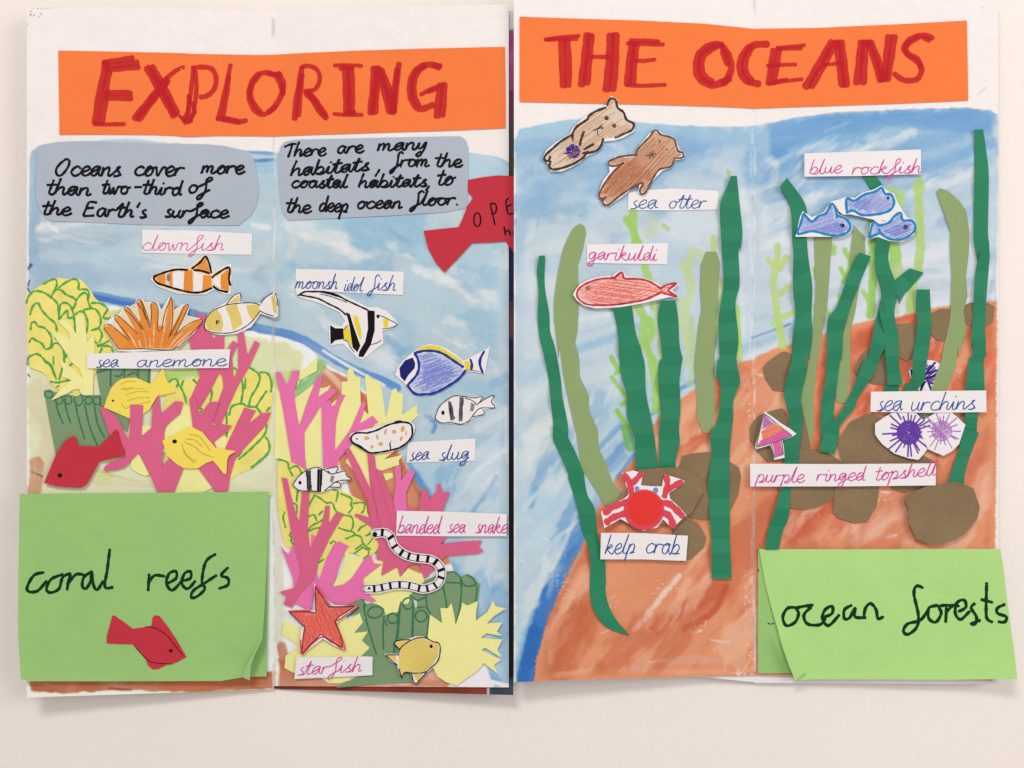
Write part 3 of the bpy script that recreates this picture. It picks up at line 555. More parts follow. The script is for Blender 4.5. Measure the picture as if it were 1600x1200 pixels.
# pigment dries greyer and with a fine grain
_p = np.array((240, 226, 220.)); _w = sm(6, 40, np.abs(cv - _p).max(2))[..., None]; _g = cv.mean(2, keepdims=True)
_b = np.where(cv[..., 2:] > cv[..., :1], .13, 0.0)
_n = (fbm(XX / 2.2, YY / 2.2, 301, 2) - .5)[..., None] * 9 + (fbm(XX / 60, YY / 60, 302, 3) - .5)[..., None] * 16
cv = np.clip(cv * (1 - _w) + _w * ((cv * (1 - _b) + _g * _b) * .96 + _n * .9), 0, 250)
for fx, ya, yb in ((428, 20, 1070), (1178, 0, 1050)):   # scuffed fold lines
    bx = (slice(max(ya, 0), yb), slice(fx - 12, fx + 12)); X, Y = XX[bx], YY[bx]; d = np.abs(X - fx + 1.5 * np.sin(Y / 60))
    blend(bx, np.exp(-(d / 2.2) ** 2) * sm(.45, .6, fbm(X / 3, Y / 22, 77 + fx, 3)) * .6, (236, 230, 226)); blend(bx, np.exp(-((d - 1) / 1.6) ** 2) * sm(.5, .62, fbm(X / 5, Y / 40, 79 + fx, 3)) * .45, (170, 164, 160))
# ------------------------------------------------------------------ turn the painted canvas into real sheets
def sample(x, y):
    x = np.clip(x, 0, CW - 1.001); y = np.clip(y, 0, CH - 1.001); i = x.astype(int); j = y.astype(int); fx = (x - i)[:, None]; fy = (y - j)[:, None]
    return (cv[j, i] * (1 - fx) + cv[j, i + 1] * fx) * (1 - fy) + (cv[j + 1, i] * (1 - fx) + cv[j + 1, i + 1] * fx) * fy
M_['paint'] = mat('watercolour_paper', (1, 1, 1), attr='Col', rough=.8, mottle=.035, bump=.35, buckle=.35, gscale=500, mscale=90)
def sheet(name, xs, top, bot, lift, m, colour=True, step=1.7, th=0.3, parent=None, colf=None):
    nx = int((xs[1] - xs[0]) / step) + 1; ny = int((bot[0][1] - top[0][1]) / step) + 1
    u = np.linspace(0, 1, nx); v = np.linspace(0, 1, ny)
    tp = np.interp(xs[0] + u * (xs[1] - xs[0]), [p[0] for p in top], [p[1] for p in top]); bt = np.interp(xs[0] + u * (xs[1] - xs[0]), [p[0] for p in bot], [p[1] for p in bot])
    Y = tp[None, :] + (bt - tp)[None, :] * v[:, None]; X = np.repeat((xs[0] + u * (xs[1] - xs[0]))[None, :], ny, 0)
    X = X.ravel(); Y = Y.ravel(); g = np.vectorize(ground)(X, Y) + lift; z = g * .001; f = (CAMZ - z) / CAMZ * S
    co = np.stack([(X - 800) * f, (600 - Y) * f, z], 1); n = len(co)
    ii = np.arange(nx - 1)[None, :] + np.arange(ny - 1)[:, None] * nx; a = ii.ravel(); F = np.stack([a, a + nx, a + nx + 1, a + 1], 1)
    rim = np.concatenate([np.arange(nx), np.arange(1, ny) * nx + nx - 1, (ny - 1) * nx + np.arange(nx - 2, -1, -1), np.arange(ny - 2, 0, -1) * nx])
    lo = co[rim].copy(); lo[:, 2] -= th * .001; up = co[rim]
    allv = np.concatenate([co, up, lo]); k = len(rim); r = np.arange(k); q = np.stack([n + r, n + (r + 1) % k, n + k + (r + 1) % k, n + k + r], 1)
    under = np.array([[n + k + 0, n + k + nx - 1, n + k + nx + ny - 2, n + k + 2 * nx + ny - 3]])
    F = np.concatenate([F, q])
    o0 = Vector((float(co[:, 0].mean()), float(co[:, 1].mean()), float(co[:, 2].min()))) if parent is None else Vector(parent['_o'])
    allv = allv - np.array(o0)
    me = bpy.data.meshes.new(name); me.vertices.add(len(allv)); me.vertices.foreach_set('co', allv.astype(np.float32).ravel())
    me.loops.add(len(F) * 4); me.loops.foreach_set('vertex_index', F.astype(np.int32).ravel()); me.polygons.add(len(F)); me.polygons.foreach_set('loop_start', np.arange(len(F), dtype=np.int32) * 4)
    me.update(calc_edges=True); me.polygons.foreach_set('use_smooth', np.arange(len(F)) < len(F) - k)
    if colour:
        c = sample(X, Y) if colf is None else colf(X, Y); c = np.concatenate([c, c[rim], c[rim]]) / 255.0
        c[n:] = c[n:] * .3 + np.array([.94, .9, .89]) * .7
        l = np.where(c <= .04045, c / 12.92, ((c + .055) / 1.055) ** 2.4) / np.array(TINT) * .97
        rgba = np.ones((len(c), 4), np.float32); rgba[:, :3] = np.clip(l, 0, .93)
        at = me.color_attributes.new('Col', 'FLOAT_COLOR', 'POINT'); at.data.foreach_set('color', rgba.ravel())
    me.materials.append(m); me.validate()
    o = bpy.data.objects.new(name, me); scene.collection.objects.link(o); o['_o'] = tuple(o0)
    if parent is None: o.location = o0
    else: o.parent = parent
    return o
def empty(name, x, y, z):
    o = bpy.data.objects.new(name, None); scene.collection.objects.link(o); o.location = W3(x, y, z); o['_o'] = tuple(o.location); o.empty_display_size = .05; return o
# table
def box_mesh(name, x0, x1, y0, y1, z0, z1, m):
    v = [(x, y, z) for z in (z0, z1) for y in (y0, y1) for x in (x0, x1)]
    return link(name, v, [(0, 2, 3, 1), (4, 5, 7, 6), (0, 1, 5, 4), (2, 6, 7, 3), (0, 4, 6, 2), (1, 3, 7, 5)], m)
tb = box_mesh('tabletop', -1.1, 1.1, -.85, .85, -.03, 0, mat('cream_tabletop', C(242, 226, 215), rough=.5, mottle=.035, bump=.12, mscale=4, gscale=260)); meta(tb, 'cream laminate tabletop under the open paper project', None, kind='structure')
specks_pts = [(3, 318), (9, 515), (1060, 1168), (1585, 335), (1345, 1120), (560, 1150)]
# sheets of the two spreads
lp = empty('painted_poster', 428, 560, 1); meta(lp, 'folded poster painted with a coral reef sea bed, left of the two', 'poster', 'folded painted posters on the table')
sheet('page', (42, 428), [(42, 13), (100, 11), (428, 16)], [(42, 1090), (428, 1077)], 0, M_['paint'], parent=lp)
sheet('page', (428, 795), [(428, 16), (434, 15), (600, 10), (795, 7)], [(428, 1072), (437, 1072), (600, 1073), (795, 1074)], 0, M_['paint'], parent=lp)
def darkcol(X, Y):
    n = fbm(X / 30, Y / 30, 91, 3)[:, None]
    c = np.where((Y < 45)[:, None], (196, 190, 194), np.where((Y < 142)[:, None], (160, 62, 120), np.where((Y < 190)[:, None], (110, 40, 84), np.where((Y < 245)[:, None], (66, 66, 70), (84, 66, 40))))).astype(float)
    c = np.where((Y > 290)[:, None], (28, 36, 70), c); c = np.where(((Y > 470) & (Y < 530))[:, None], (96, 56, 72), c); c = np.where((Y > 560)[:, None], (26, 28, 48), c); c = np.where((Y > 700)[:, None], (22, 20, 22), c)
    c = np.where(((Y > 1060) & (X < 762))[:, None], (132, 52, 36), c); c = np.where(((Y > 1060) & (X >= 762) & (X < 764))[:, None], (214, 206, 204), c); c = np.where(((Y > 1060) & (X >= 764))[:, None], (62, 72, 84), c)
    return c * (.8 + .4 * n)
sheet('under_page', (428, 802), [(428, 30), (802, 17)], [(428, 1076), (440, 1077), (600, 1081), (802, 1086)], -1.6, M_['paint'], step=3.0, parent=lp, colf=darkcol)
sheet('under_page', (46, 428), [(46, 40), (428, 40)], [(46, 1086), (428, 1073)], -1.4, M_['white'], colour=False, step=12, parent=lp)
rp = empty('painted_poster', 1178, 560, 1); meta(rp, 'folded poster painted with a kelp forest sea bed, right of the two', 'poster', 'folded painted posters on the table')
sheet('page', (803, 1178), [(803, -16), (1178, -12)], [(803, 1066), (900, 1062), (1178, 1055.5)], 1.6, M_['paint'], parent=rp)
sheet('page', (1178, 1560), [(1178, -12), (1560, -6)], [(1178, 1055.5), (1560, 1064)], 1.6, M_['paint'], parent=rp)
sheet('under_page', (1178, 1558), [(1178, 0), (1558, 0)], [(1178, 1067), (1558, 1069)], .2, M_['white'], colour=False, step=12, parent=rp)
sheet('under_page', (806, 1178), [(806, 0), (1178, 0)], [(806, 1058), (1100, 1058), (1178, 1066)], .2, M_['white'], colour=False, step=12, parent=rp)
_g0 = ground
def ground(x, y): return _g0(x, y) + (1.6 if x > 802.5 else 0.0)
# ------------------------------------------------------------------ banners
def marker_letters(o, letters):
    for s in letters: ink(o, 'letter', s[1], s[0], 'marker', smooth=s[2] if len(s) > 2 else False, off=.2, wob=.06)
bn = cut('title_banner', 'orange card banner lettered EXPLORING in red marker across the left poster', 'banner',
    PP('px', '91,79 200,81 285,83 297,84 400,86 428,85.5 470,83 560,79 660,76 789,73 790,140 790,200 700,204 600,207 500,210 428,213 340,212 300,213.5 270,212 240,210.5 93,210'), .7, 'orange', th=.3,
    curl=[(0, 1, .5)], crease=[(288, -.12, 5, .9), (278, -.12, 4, -.3)], group='orange title banners')
bands = [
 (11, lens('AG', '190,145 165,280 130,430 100,650|215,225 190,330 180,480 150,650')), (9, lens('AG', '165,150 300,128 415,108|190,185 330,165 455,145|195,208 330,195 465,185')),
 (9, lens('AG', '190,405 330,400 400,405|190,440 330,445 405,445')), (1.3, lens('AG', '200,380 390,379')), (6.5, lens('AG', '90,660 200,663 345,660')),
 (13, lens('AG', '535,190 640,370 760,590|570,185 680,380 775,570')), (12, lens('AG', '430,615 620,385 700,290|460,620 560,480 690,310')), (7, lens('AG', '690,280 770,215 835,185')),
 (7, lens('AG', '920,190 905,320 890,450 870,560 840,620|935,220 945,350 935,470 920,560 890,640|880,420 880,520 860,640|910,480 930,560 870,650')),
 (5, lens('AG', '800,590 830,620 855,640|820,600 850,660|870,590 905,640')), (8, lens('AG', '910,195 980,185 1070,200 1108,280 1090,370 1030,425 975,435'), True),
 (7, lens('AG', '1228,165 1200,300 1160,470 1125,620|1215,260 1200,400 1165,600')), (8, lens('AG', '1115,615 1200,615 1290,635|1160,622 1290,645 1360,630')),
 (8, lens('AG', '1600,250 1530,232 1450,250 1400,320 1380,420 1410,520 1470,575 1530,570 1600,520|1470,250 1410,330 1395,420 1430,500 1480,560'), True),
 (9, lens('AH', '0,235 50,250 90,240|60,250 95,320 110,400 60,500 0,560|85,240 120,320 115,410'), True),
 (9, lens('AH', '275,190 255,320 225,480 215,620|275,250 260,400 245,590')), (7, lens('AH', '270,185 330,175 400,205 425,285 385,370 300,385'), True), (10, lens('AH', '310,400 370,460 430,560 480,610|330,400 400,480 470,590')),
 (13, lens('AH', '645,200 650,380 655,570|680,200 685,380 685,575')), (6, lens('AH', '545,172 650,168 775,175|590,200 650,190 700,195|540,575 650,585 780,582|640,560 720,560')),
 (12, lens('AH', '880,190 875,350 850,570|915,200 890,400 880,565')), (12, lens('AH', '905,190 960,350 1010,560|935,210 1000,380 1035,565')), (9, lens('AH', '1085,155 1065,330 1045,560|1070,200 1040,400 1030,560')),
 (10, lens('AH', '1430,180 1330,165 1240,200 1185,290 1180,420 1220,510 1270,535 1370,500|1300,170 1230,240 1205,340 1215,440 1250,510|1420,190 1380,170'), True), (7, lens('AH', '1265,415 1340,375 1410,345|1330,390 1400,365')), (11, lens('AH', '1430,330 1415,450 1400,600|1460,325 1455,450 1445,590')),
]
marker_letters(bn, [(b[0], b[1], True) if len(b) > 2 else b for b in bands])
bn2 = cut('title_banner', 'orange card banner lettered THE OCEANS in red marker across the right poster', 'banner',
    PP('px', '812,26 900,29 1000,32 1100,37 1140,41 1178,45 1280,43.5 1320,41.5 1400,38 1511,32 1513,157 1400,162 1280,166 1178,169.5 1150,168 1100,166 1000,163 812,159'), .7, 'orange', th=.3, curl=[(0, 1, .4)], crease=[(1283, .1, 5, .5)], group='orange title banners')
marker_letters(bn2, [
 (11, lens('AI', '200,170 205,350 215,560|245,175 260,380 255,555')), (6, lens('AI', '60,170 180,150 350,138|70,172 200,165 330,165')),
 (12, lens('AI', '415,125 390,350 365,550|445,130 425,350 410,535')), (13, lens('AI', '610,130 600,350 575,590|650,125 645,360 625,585')), (7, lens('AI', '440,312 600,315')),
 (12, lens('AI', '790,200 765,380 750,545|820,205 800,380 790,535')), (7, lens('AI', '770,178 880,178 1010,185|745,200 880,205 1050,210')), (6.5, lens('AI', '780,340 880,348 980,335|740,548 870,555 1065,546')),
 (12, lens('AI', '1540,215 1440,220 1350,290 1325,400 1350,490 1440,545 1530,530 1600,490|1480,225 1380,300 1360,400 1390,480 1450,525'), True),
 (11, lens('AJ', '0,175 35,230 50,310 20,380 0,400|0,200 30,280'), True), (6, lens('AJ', '-40,160 0,165')),
 (11, lens('AJ', '280,155 180,165 120,230 105,310 140,380 225,405|180,170 140,250 140,330 180,390'), True),
 (10, lens('AJ', '315,190 300,290 285,405|350,180 335,290 315,400')), (6, lens('AJ', '335,178 420,172 510,162|350,185 490,182|275,290 360,285 455,282|290,402 400,385 495,374|300,395 400,375')),
 (12, lens('AJ', '680,140 600,280 515,425|700,150 630,280 550,420')), (12, lens('AJ', '710,140 730,280 745,415|735,140 755,280 770,415')), (6, lens('AJ', '615,285 740,275')),
 (12, lens('AJ', '865,140 850,280 835,400|885,140 880,280 875,400')), (11, lens('AJ', '905,140 950,260 985,385|920,140 970,260 1000,380')), (11, lens('AJ', '1035,105 1020,240 1010,380|1070,105 1050,240 1025,380')),
 (9, lens('AJ', '1310,118 1250,100 1170,125 1130,180 1160,225 1220,270 1240,320 1210,375 1130,380 1070,340|1230,105 1150,160 1150,210 1215,250 1235,300|1290,130 1250,112'), True)])
# ------------------------------------------------------------------ the two written notes
n1 = cut('text_note', 'grey-blue rounded note about oceans covering the Earth, on the left page under EXPLORING', 'note',
    PP('AC', '200,215 260,190 440,158 700,150 1000,155 1600,180') + PP('AD', '350,180 700,185 880,205 1150,265 1215,370 1255,560 1270,740 1235,890 1180,990 1040,1105 700,1105 0,1100') + PP('AC', '1100,1085 380,1055 310,1030 250,960 190,800 190,500'), .6, 'blue', group='grey-blue written notes')
for t in (("Oceans", 86, 274, 190, 275, 16), ("cover", 210, 274, 287, 275.5, 16), ("more", 315, 271, 382, 271.5, 14), ("than", 72, 303, 143, 305.5, 14), ("two", 158, 302.5, 202, 303, 13), ("-", 209, 299, 223, 299, 14),
          ("third", 222, 302.5, 284, 305, 13), ("of", 294, 301, 327, 302, 14), ("the", 65, 335, 111, 336.5, 13), ("Earth's", 131, 337, 230, 340, 13.5), ("surface", 256, 339, 357, 340.5, 13)): write(n1, *t[:5], t[5] * .9, 4.0, 'black')
n2 = cut('text_note', 'grey-blue rounded note about many habitats, beside the red fish flap', 'note',
    PP('px', '434,247 439,228 446,221 462,218 520,217 600,215 700,213 720,213 728,219 732,230 732,250 731,320 727,325 700,331 600,337.5 450,344.5 440,330 436,290'), .6, 'blue', group='grey-blue written notes')
for t in (("There", 446, 245, 509, 243, 12), ("are", 527, 239.5, 568, 238.5, 12), ("many", 590, 236, 669, 233, 12.5), ("habitats", 454, 275, 578, 266, 12.5), (",", 590, 268, 598, 266, 16), ("from", 612, 261, 672, 260, 12.5),
          ("the", 679, 260, 722, 261, 12), ("coastal", 455, 293, 543, 293, 11.5), ("habitats", 560, 293, 668, 291, 11.5), (",", 668, 292, 675, 292, 12), ("to", 682, 289.5, 710, 289, 14),
          ("the", 446, 331, 486, 333, 12.5), ("deep", 499, 330, 545, 331, 13), ("ocean", 558, 326, 629, 325, 12), ("floor.", 643, 321, 718, 320, 12)): write(n2, *t[:5], t[5] * .95, 3.7, 'black')
# ------------------------------------------------------------------ red fish flap
leftbase = lambda x, y: _g0(min(x, 802), y)
f = cut('fish_flap', 'red card fish lettered OPEN, tucked under the edge of the right poster', 'fish flap',
    PP('AB', '145,670 330,650 510,632 545,560 600,420 660,325 605,262 608,140 760,112 920,93 1060,100 1100,104 1100,940 1060,860 1000,780 850,792 650,800 540,920 365,1103 270,1000 190,850'), 1.0, 'red', base=leftbase, curl=(-.3, 1, .4))
ink(f, 'letter', [el('AB', 705, 555, 36, 72, 12)], 2.4, 'black', closed=True); ink(f, 'letter', lens('AB', '840,390 865,500 890,610|835,395 880,385 905,420 895,480 855,500'), 2.5, 'black')
ink(f, 'letter', lens('AB', '1030,330 1005,360 1010,430 1030,495 1090,485|1010,425 1060,395'), 2.5, 'black'); ink(f, 'letter', lens('AB', '985,635 1000,715|995,690 1030,665 1050,715'), 2.5, 'black')
ink(f, 'letter', lens('AB', '1092,665 1080,690 1085,710 1094,715'), 2.5, 'black')
# ------------------------------------------------------------------ name strips
def strip(label, corners, lift, words, w, m, xh_group='handwritten white name strips', **k):
    o = cut('name_strip', label, 'label', PP('px', corners), lift, 'white', group=xh_group, **k)
    for t in words: write(o, *t, w, m)
    return o
strip('white strip reading clownfish in pink pen, above the orange striped fish', '222,359 300,360 394,365 393,398 300,397 222,395', .5, [("clownfish", 222, 391, 351, 391, 12)], 1.3, 'pinkink')
strip('white strip reading moonsh idol fish in blue pen', '462,420 540,422 631,424.5 630,461 540,457 462,454', .5, [("moonsh", 462, 451, 528, 451.5, 12), ("idol", 537, 454.5, 567, 455, 11), ("fish", 577, 453, 619, 454, 12)], 1.7, 'blueink')
strip('white strip reading sea anemone in blue pen, below the orange anemone', '136,553 240,549 320,546 360,545.5 357,575 240,576 136,575.5', 2.6, [("sea", 149, 574, 186, 573, 11), ("anemone", 213, 573.5, 354, 571.5, 11)], 1.7, 'blueink')
strip('white strip reading sea slug in blue pen', '637,691 743,685 742,720 635,723', .6, [("sea", 639, 720, 671, 717.5, 12), ("slug", 685, 719.5, 734, 717, 12)], 1.8, 'blueink')
strip('white strip reading banded sea snake in pink pen', '620,798 700,799.5 792,803 791.5,838 700,838 619,837', 2.2, [("banded", 622, 833, 688, 833.5, 13.5), ("sea", 699, 832, 728, 832.5, 13), ("snake", 743, 832.5, 793, 833, 13)], 1.8, 'pinkink')
strip('white strip reading starfish in pink pen, under the red starfish', '463.5,1027 582,1026 582,1055 460,1061', 2.6, [("starfish", 464, 1055, 566, 1049, 12)], 1.6, 'pinkink')
strip('white strip reading sea otter in blue pen, under the darker otter', '982,301 1010,297 1050,294.5 1122.5,298 1121.6,327.5 1050,329 981,328', .6, [("sea", 984, 326.5, 1028, 325, 13), ("otter", 1045, 325.5, 1104, 325, 12)], 1.6, 'blueink')
strip('white strip reading garikuldi in pink pen, above the long red fish', '917,382 1044,380 1042,413 980,412 917,411', .6, [("garikuldi", 919, 405.5, 1027, 407, 11.5)], 1.7, 'pinkink')
strip('white strip reading blue rockfish in pink pen', '1257,239.5 1340,237 1439,233.5 1439,272 1340,275 1257,276', 2.8, [("blue", 1265, 272, 1316, 270, 11.5), ("rockfish", 1332, 272.5, 1440, 270, 11.5)], 1.6, 'pinkink')
strip('white strip reading sea urchins in blue pen, across the kelp', '1361,612 1450,611 1541,610 1541.5,644 1450,645 1360,643.5', 4.0, [("sea", 1369, 642, 1411, 641, 15), ("urchins", 1423, 642, 1525, 639, 14)], 1.8, 'blueink')
strip('long white strip reading purple ringed topshell in pink pen', '1172,724.7 1320,725 1462.7,724 1462,758.5 1320,760 1172.5,760.3', 4.3, [("purple", 1182, 753, 1257, 754, 12), ("ringed", 1276, 752, 1352, 750.5, 11.5), ("topshell", 1366, 751, 1464, 742, 12)], 1.7, 'pinkink')
strip('white strip reading kelp crab in blue pen', '939,832.5 1005,833 1075,837 1072,876.5 1005,874 938,874', 3.9, [("kelp", 946, 866, 994, 864, 15), ("crab", 1009, 864, 1063, 866, 16)], 1.9, 'blueink')
# ------------------------------------------------------------------ left page: reef pieces
def cutp(*a, **k): return cut(*a, **k)
t1 = cut('tube_coral', 'dull green tube coral piece behind the red fish, far left', 'coral', PP('C', '190,335 250,322 300,348 350,360 420,385 480,385 560,368 640,390 700,385 780,380 800,480 880,770 900,850 820,1010 320,1040 255,700'), .5, 'tube', group='green tube corals')
ink(t1, 'tube_line', lens('C', '320,440 330,530 390,680|405,430 430,560 470,670|515,450 550,620 615,840|615,480 670,720 745,900|715,480 750,680 820,820|775,400 790,540 870,760'), 2.6, 'moss')
ink(t1, 'tube_mouth', [el('C', x, y, rx, ry, 10) for x, y, rx, ry in ((240, 375, 42, 36), (350, 430, 38, 45), (445, 430, 36, 45), (553, 432, 45, 58), (658, 438, 38, 40), (742, 438, 36, 44))], 2.2, 'moss', closed=True)
t2 = cut('tube_coral', 'dull green tube coral piece behind the upper yellow fish', 'coral', PP('C', '735,90 1305,90 1300,260 1200,620 1080,660 1060,770 960,690 800,500 745,200'), .4, 'tube', group='green tube corals')
ink(t2, 'tube_line', lens('C', '745,150 860,110|885,110 885,290|925,180 980,185 1010,150|1028,110 1030,200|1060,180 1130,150 1170,180|1170,110 1175,210|1285,110 1280,250'), 2.6, 'moss')
c1 = cut('leafy_coral', 'tall yellow leafy coral with green scalloped lines at the far left edge', 'coral',
    PP('A', '135,480 150,400 215,350 330,285 430,222 560,238 700,235 790,330 870,460 960,500 1020,600 990,680 960,740 1010,870 1045,960 1040,1010 900,1120 800,1380 640,1480') + PP('C', '480,320 350,340 270,270 190,150 130,125 30,90'), .8, 'wash', sm=1, group='yellow leafy corals')
ink(c1, 'scallop', lens('A', '320,290 430,240 460,280 440,360|480,330 560,270 650,240 690,290 685,345 770,350 795,400 780,450 815,540 870,560 915,650 900,740 820,775|395,440 440,355 500,355 560,405 640,440 655,490 620,560|660,460 710,400 760,385 790,440|'
    '140,490 170,410 230,365 320,380 400,430 460,490 475,560 480,660|485,655 490,520 540,485 600,520 630,600 640,680 655,790|490,650 540,590 570,570 575,640 620,640|650,610 690,580 745,590 780,700 765,800|180,610 210,520 260,490 300,560 370,640 440,700 460,780|'
    '185,770 195,700 235,690 260,730 330,750 390,820 405,900 385,960|170,900 200,855 240,880 300,910 340,970 385,960|150,1130 160,1060 250,1020 320,1070 350,1110 400,1140 430,1230|400,960 430,910 490,920 530,1000 535,1110|820,490 900,490 960,520 985,560 940,640 1020,650|'
    '740,560 830,540|860,890 900,930 1000,885|900,760 930,820 900,900|880,940 1010,940 1040,990|930,960 905,1010|590,1145 660,1085|545,1060 575,990|440,840 455,870') + lens('C', '190,20 250,60 320,215|290,-20 290,60|395,0 400,30|350,220 380,100|260,240 340,250 470,220|325,300 350,280'), 3.3, 'leaf', wob=.25)
c2 = cut('leafy_coral', 'yellow leafy coral with green lines beside the page fold, behind the yellow fish', 'coral',
    PP('D', '270,260 350,215 430,230 480,215 560,220 700,120 800,130 930,140 990,90 1120,80 1220,150 1330,150 1375,330 1360,560 1320,740 1340,850 1335,990 1250,1080 1140,1155 1000,1215 900,1290 600,1290 300,1240 230,900 240,500'), .55, 'wash', group='yellow leafy corals')
ink(c2, 'scallop', lens('D', '290,250 340,215 380,230 400,290|420,290 445,230|545,220 585,260|415,300 450,370 475,465|380,270 375,300|730,300 740,370 725,440|930,130 980,100 1000,130|1120,90 1190,130 1240,190 1215,290 1150,400 1125,490|1240,145 1320,155 1360,250 1355,350|1050,220 1065,320 1045,460|1090,210 1085,310|'
    '1310,340 1240,440 1200,510|920,590 950,500 1050,470 1110,500 1200,510 1250,570|1310,550 1345,510|890,540 895,680|900,760 875,890|1310,690 1290,790 1170,920 1080,1000 1020,1050|1300,820 1335,880 1320,990 1150,1140|1050,970 1020,1020|800,910 805,940|610,520 640,530 620,560'), 3.3, 'leaf', wob=.2)
c3 = cut('fan_coral', 'pale yellow spiky fan coral on top of the leafy coral, far left', 'coral',
    PP('A', '400,790 480,800 600,870 590,800 470,680 510,668 570,670 630,760 660,810 655,620 740,615 760,760 775,895 850,800 850,1010') + PP('C', '708,105 700,380 640,385 590,380 560,320 500,325 420,370 265,440 350,335 475,225 380,190 390,110 350,10 470,90 600,210 560,110 480,40 440,-30'), 1.5, 'pale', group='pale yellow fan corals')
c4 = cut('fan_coral', 'pale yellow coral piece showing between the pink branches on the left page', 'coral', PP('D', '250,730 380,580 440,510 505,490 570,700 700,640 900,830 900,1280 640,1400 380,1420 240,1300 230,1110 310,1010 60,900 -40,780 0,700 100,700'), .85, 'pale', group='pale yellow fan corals')
c5 = cut('fan_coral', 'pale yellow coral scrap low between the two pink branches', 'coral', PP('H', '1100,520 1175,450 1290,680 1240,690 1170,660 1120,630 1095,590'), .9, 'pale', group='pale yellow fan corals')
f1 = cut('yellow_fish', 'plain yellow fish pointing left, upper one of the two on the left page', 'paper fish', PP('C', '815,510 850,400 890,310 940,250 1000,213 1080,202 1150,200 1210,225 1290,262 1335,240 1435,90 1465,220 1560,340 1540,356 1370,395 1330,460 1290,530 1210,590 1080,625'), 1.3, 'yellow', curl=(1, -.2, .8), group='yellow fish')
ink(f1, 'scale_line', lens('C', '990,270 1060,240 1150,240|990,320 1100,310 1240,320|1040,380 1160,345 1280,350|1060,440 1180,410 1300,410|1000,470 1040,520 1090,500|1130,480 1220,470 1300,440|1010,300 1050,330 1110,300'), 1.3, 'olivepen'); patch(f1, 'eye', [el('C', 910, 440, 13, 12, 8)], 'black')
# pink branching corals, left page
cp1 = cut('branch_coral', 'pink forked coral rising beside the sea anemone strip', 'coral', PP('B', '1010,800 1045,790 1075,800 1110,1040 1190,880 1240,910 1120,1170') + PP('D', '1010,290 900,540 830,700 750,670 780,520 860,300 850,190 780,110 900,90') + PP('B', '920,1060 900,970 960,880 1010,910 950,1060') + PP('D', '970,210 1015,100'), 1.15, 'pink', group='pink branching corals')
cp2 = cut('branch_coral', 'pink crossed coral branches between the anemone and the striped fish', 'coral', PP('B', '570,568 610,590 700,640 720,760 755,860 785,830 870,820 865,970') + PP('D', '820,150 720,350 620,520 560,500 520,410 610,200 600,100') + PP('B', '520,960 500,860 455,710 490,610 530,650 545,745 600,640'), 1.1, 'pink', group='pink branching corals')
cp5 = cut('branch_coral', 'pink forked coral nearest the fold of the left poster', 'coral', PP('D', '1080,510 1200,545 1125,680 1260,570 1357,560 1310,690 1050,970 980,1060 940,1200 900,1385 780,1385 800,1200 880,930'), 1.1, 'pink', group='pink branching corals')
cp4 = cut('branch_coral', 'pink stubby coral with folded-over tips above the lower yellow fish', 'coral', PP('D', '505,420 540,402 575,430 615,590 720,450 820,450 740,690 860,685 950,700 900,765 765,870 800,960 920,1290 900,1390 780,1390 600,1150 480,900 540,710'), 1.6, 'pink', curl=(.3, -1, 2.0), group='pink branching corals')
cp3 = cut('branch_coral', 'large pink many-armed coral in the middle of the left page', 'coral', PP('H', '770,-30 830,-15 950,70 1078,325 1090,-10 1088,-55 1225,-45 1205,280 1310,190 1320,-20 1390,-160 1410,45 1560,-90 1640,-80 1612,40 1460,170 1445,250 1420,590 1510,490 1650,600 1560,830 1540,866 1375,866 1300,690 1180,450 1030,600 930,630 815,642 820,600 880,550 1030,500 1040,440 960,370 870,250'), 1.75, 'pink', group='pink branching corals')
f2 = cut('yellow_fish', 'plain yellow fish with pencilled ribs, lower one of the two on the left page', 'paper fish', PP('D', '222,860 260,835 390,778 450,740 520,708 640,768 700,840 780,932 850,945 990,965 920,1010 900,1060 890,1210 860,1200 800,1120 750,1065 680,1090 600,1142 500,1148 440,1140 370,1100 310,1045 270,1010 250,930'), 2.4, 'yellow', curl=(1, .2, .8), group='yellow fish')
ink(f2, 'scale_line', lens('D', '500,790 600,810 680,900 720,960|450,870 560,920 640,990 760,1030|440,960 500,1030 580,1070|470,840 560,850 640,920|430,900 470,1000 560,1090'), 1.5, 'olivepen'); patch(f2, 'eye', [el('D', 352, 865, 26, 22, 9)], 'black')
rf = cut('red_fish', 'plain red fish swimming down-left above the coral reefs card', 'paper fish', PP('H', '190,765 260,600 330,440 420,320 490,270 528,290 545,375 650,380 760,385 850,300 930,215 962,213 1000,360 1030,420 1030,485 900,510 770,545 720,640 640,780 600,810 560,815 330,800'), 2.4, 'red', curl=(-1, .5, .8), group='red card fish')
patch(rf, 'eye', [el('H', 357, 685, 26, 23, 9)], 'black')
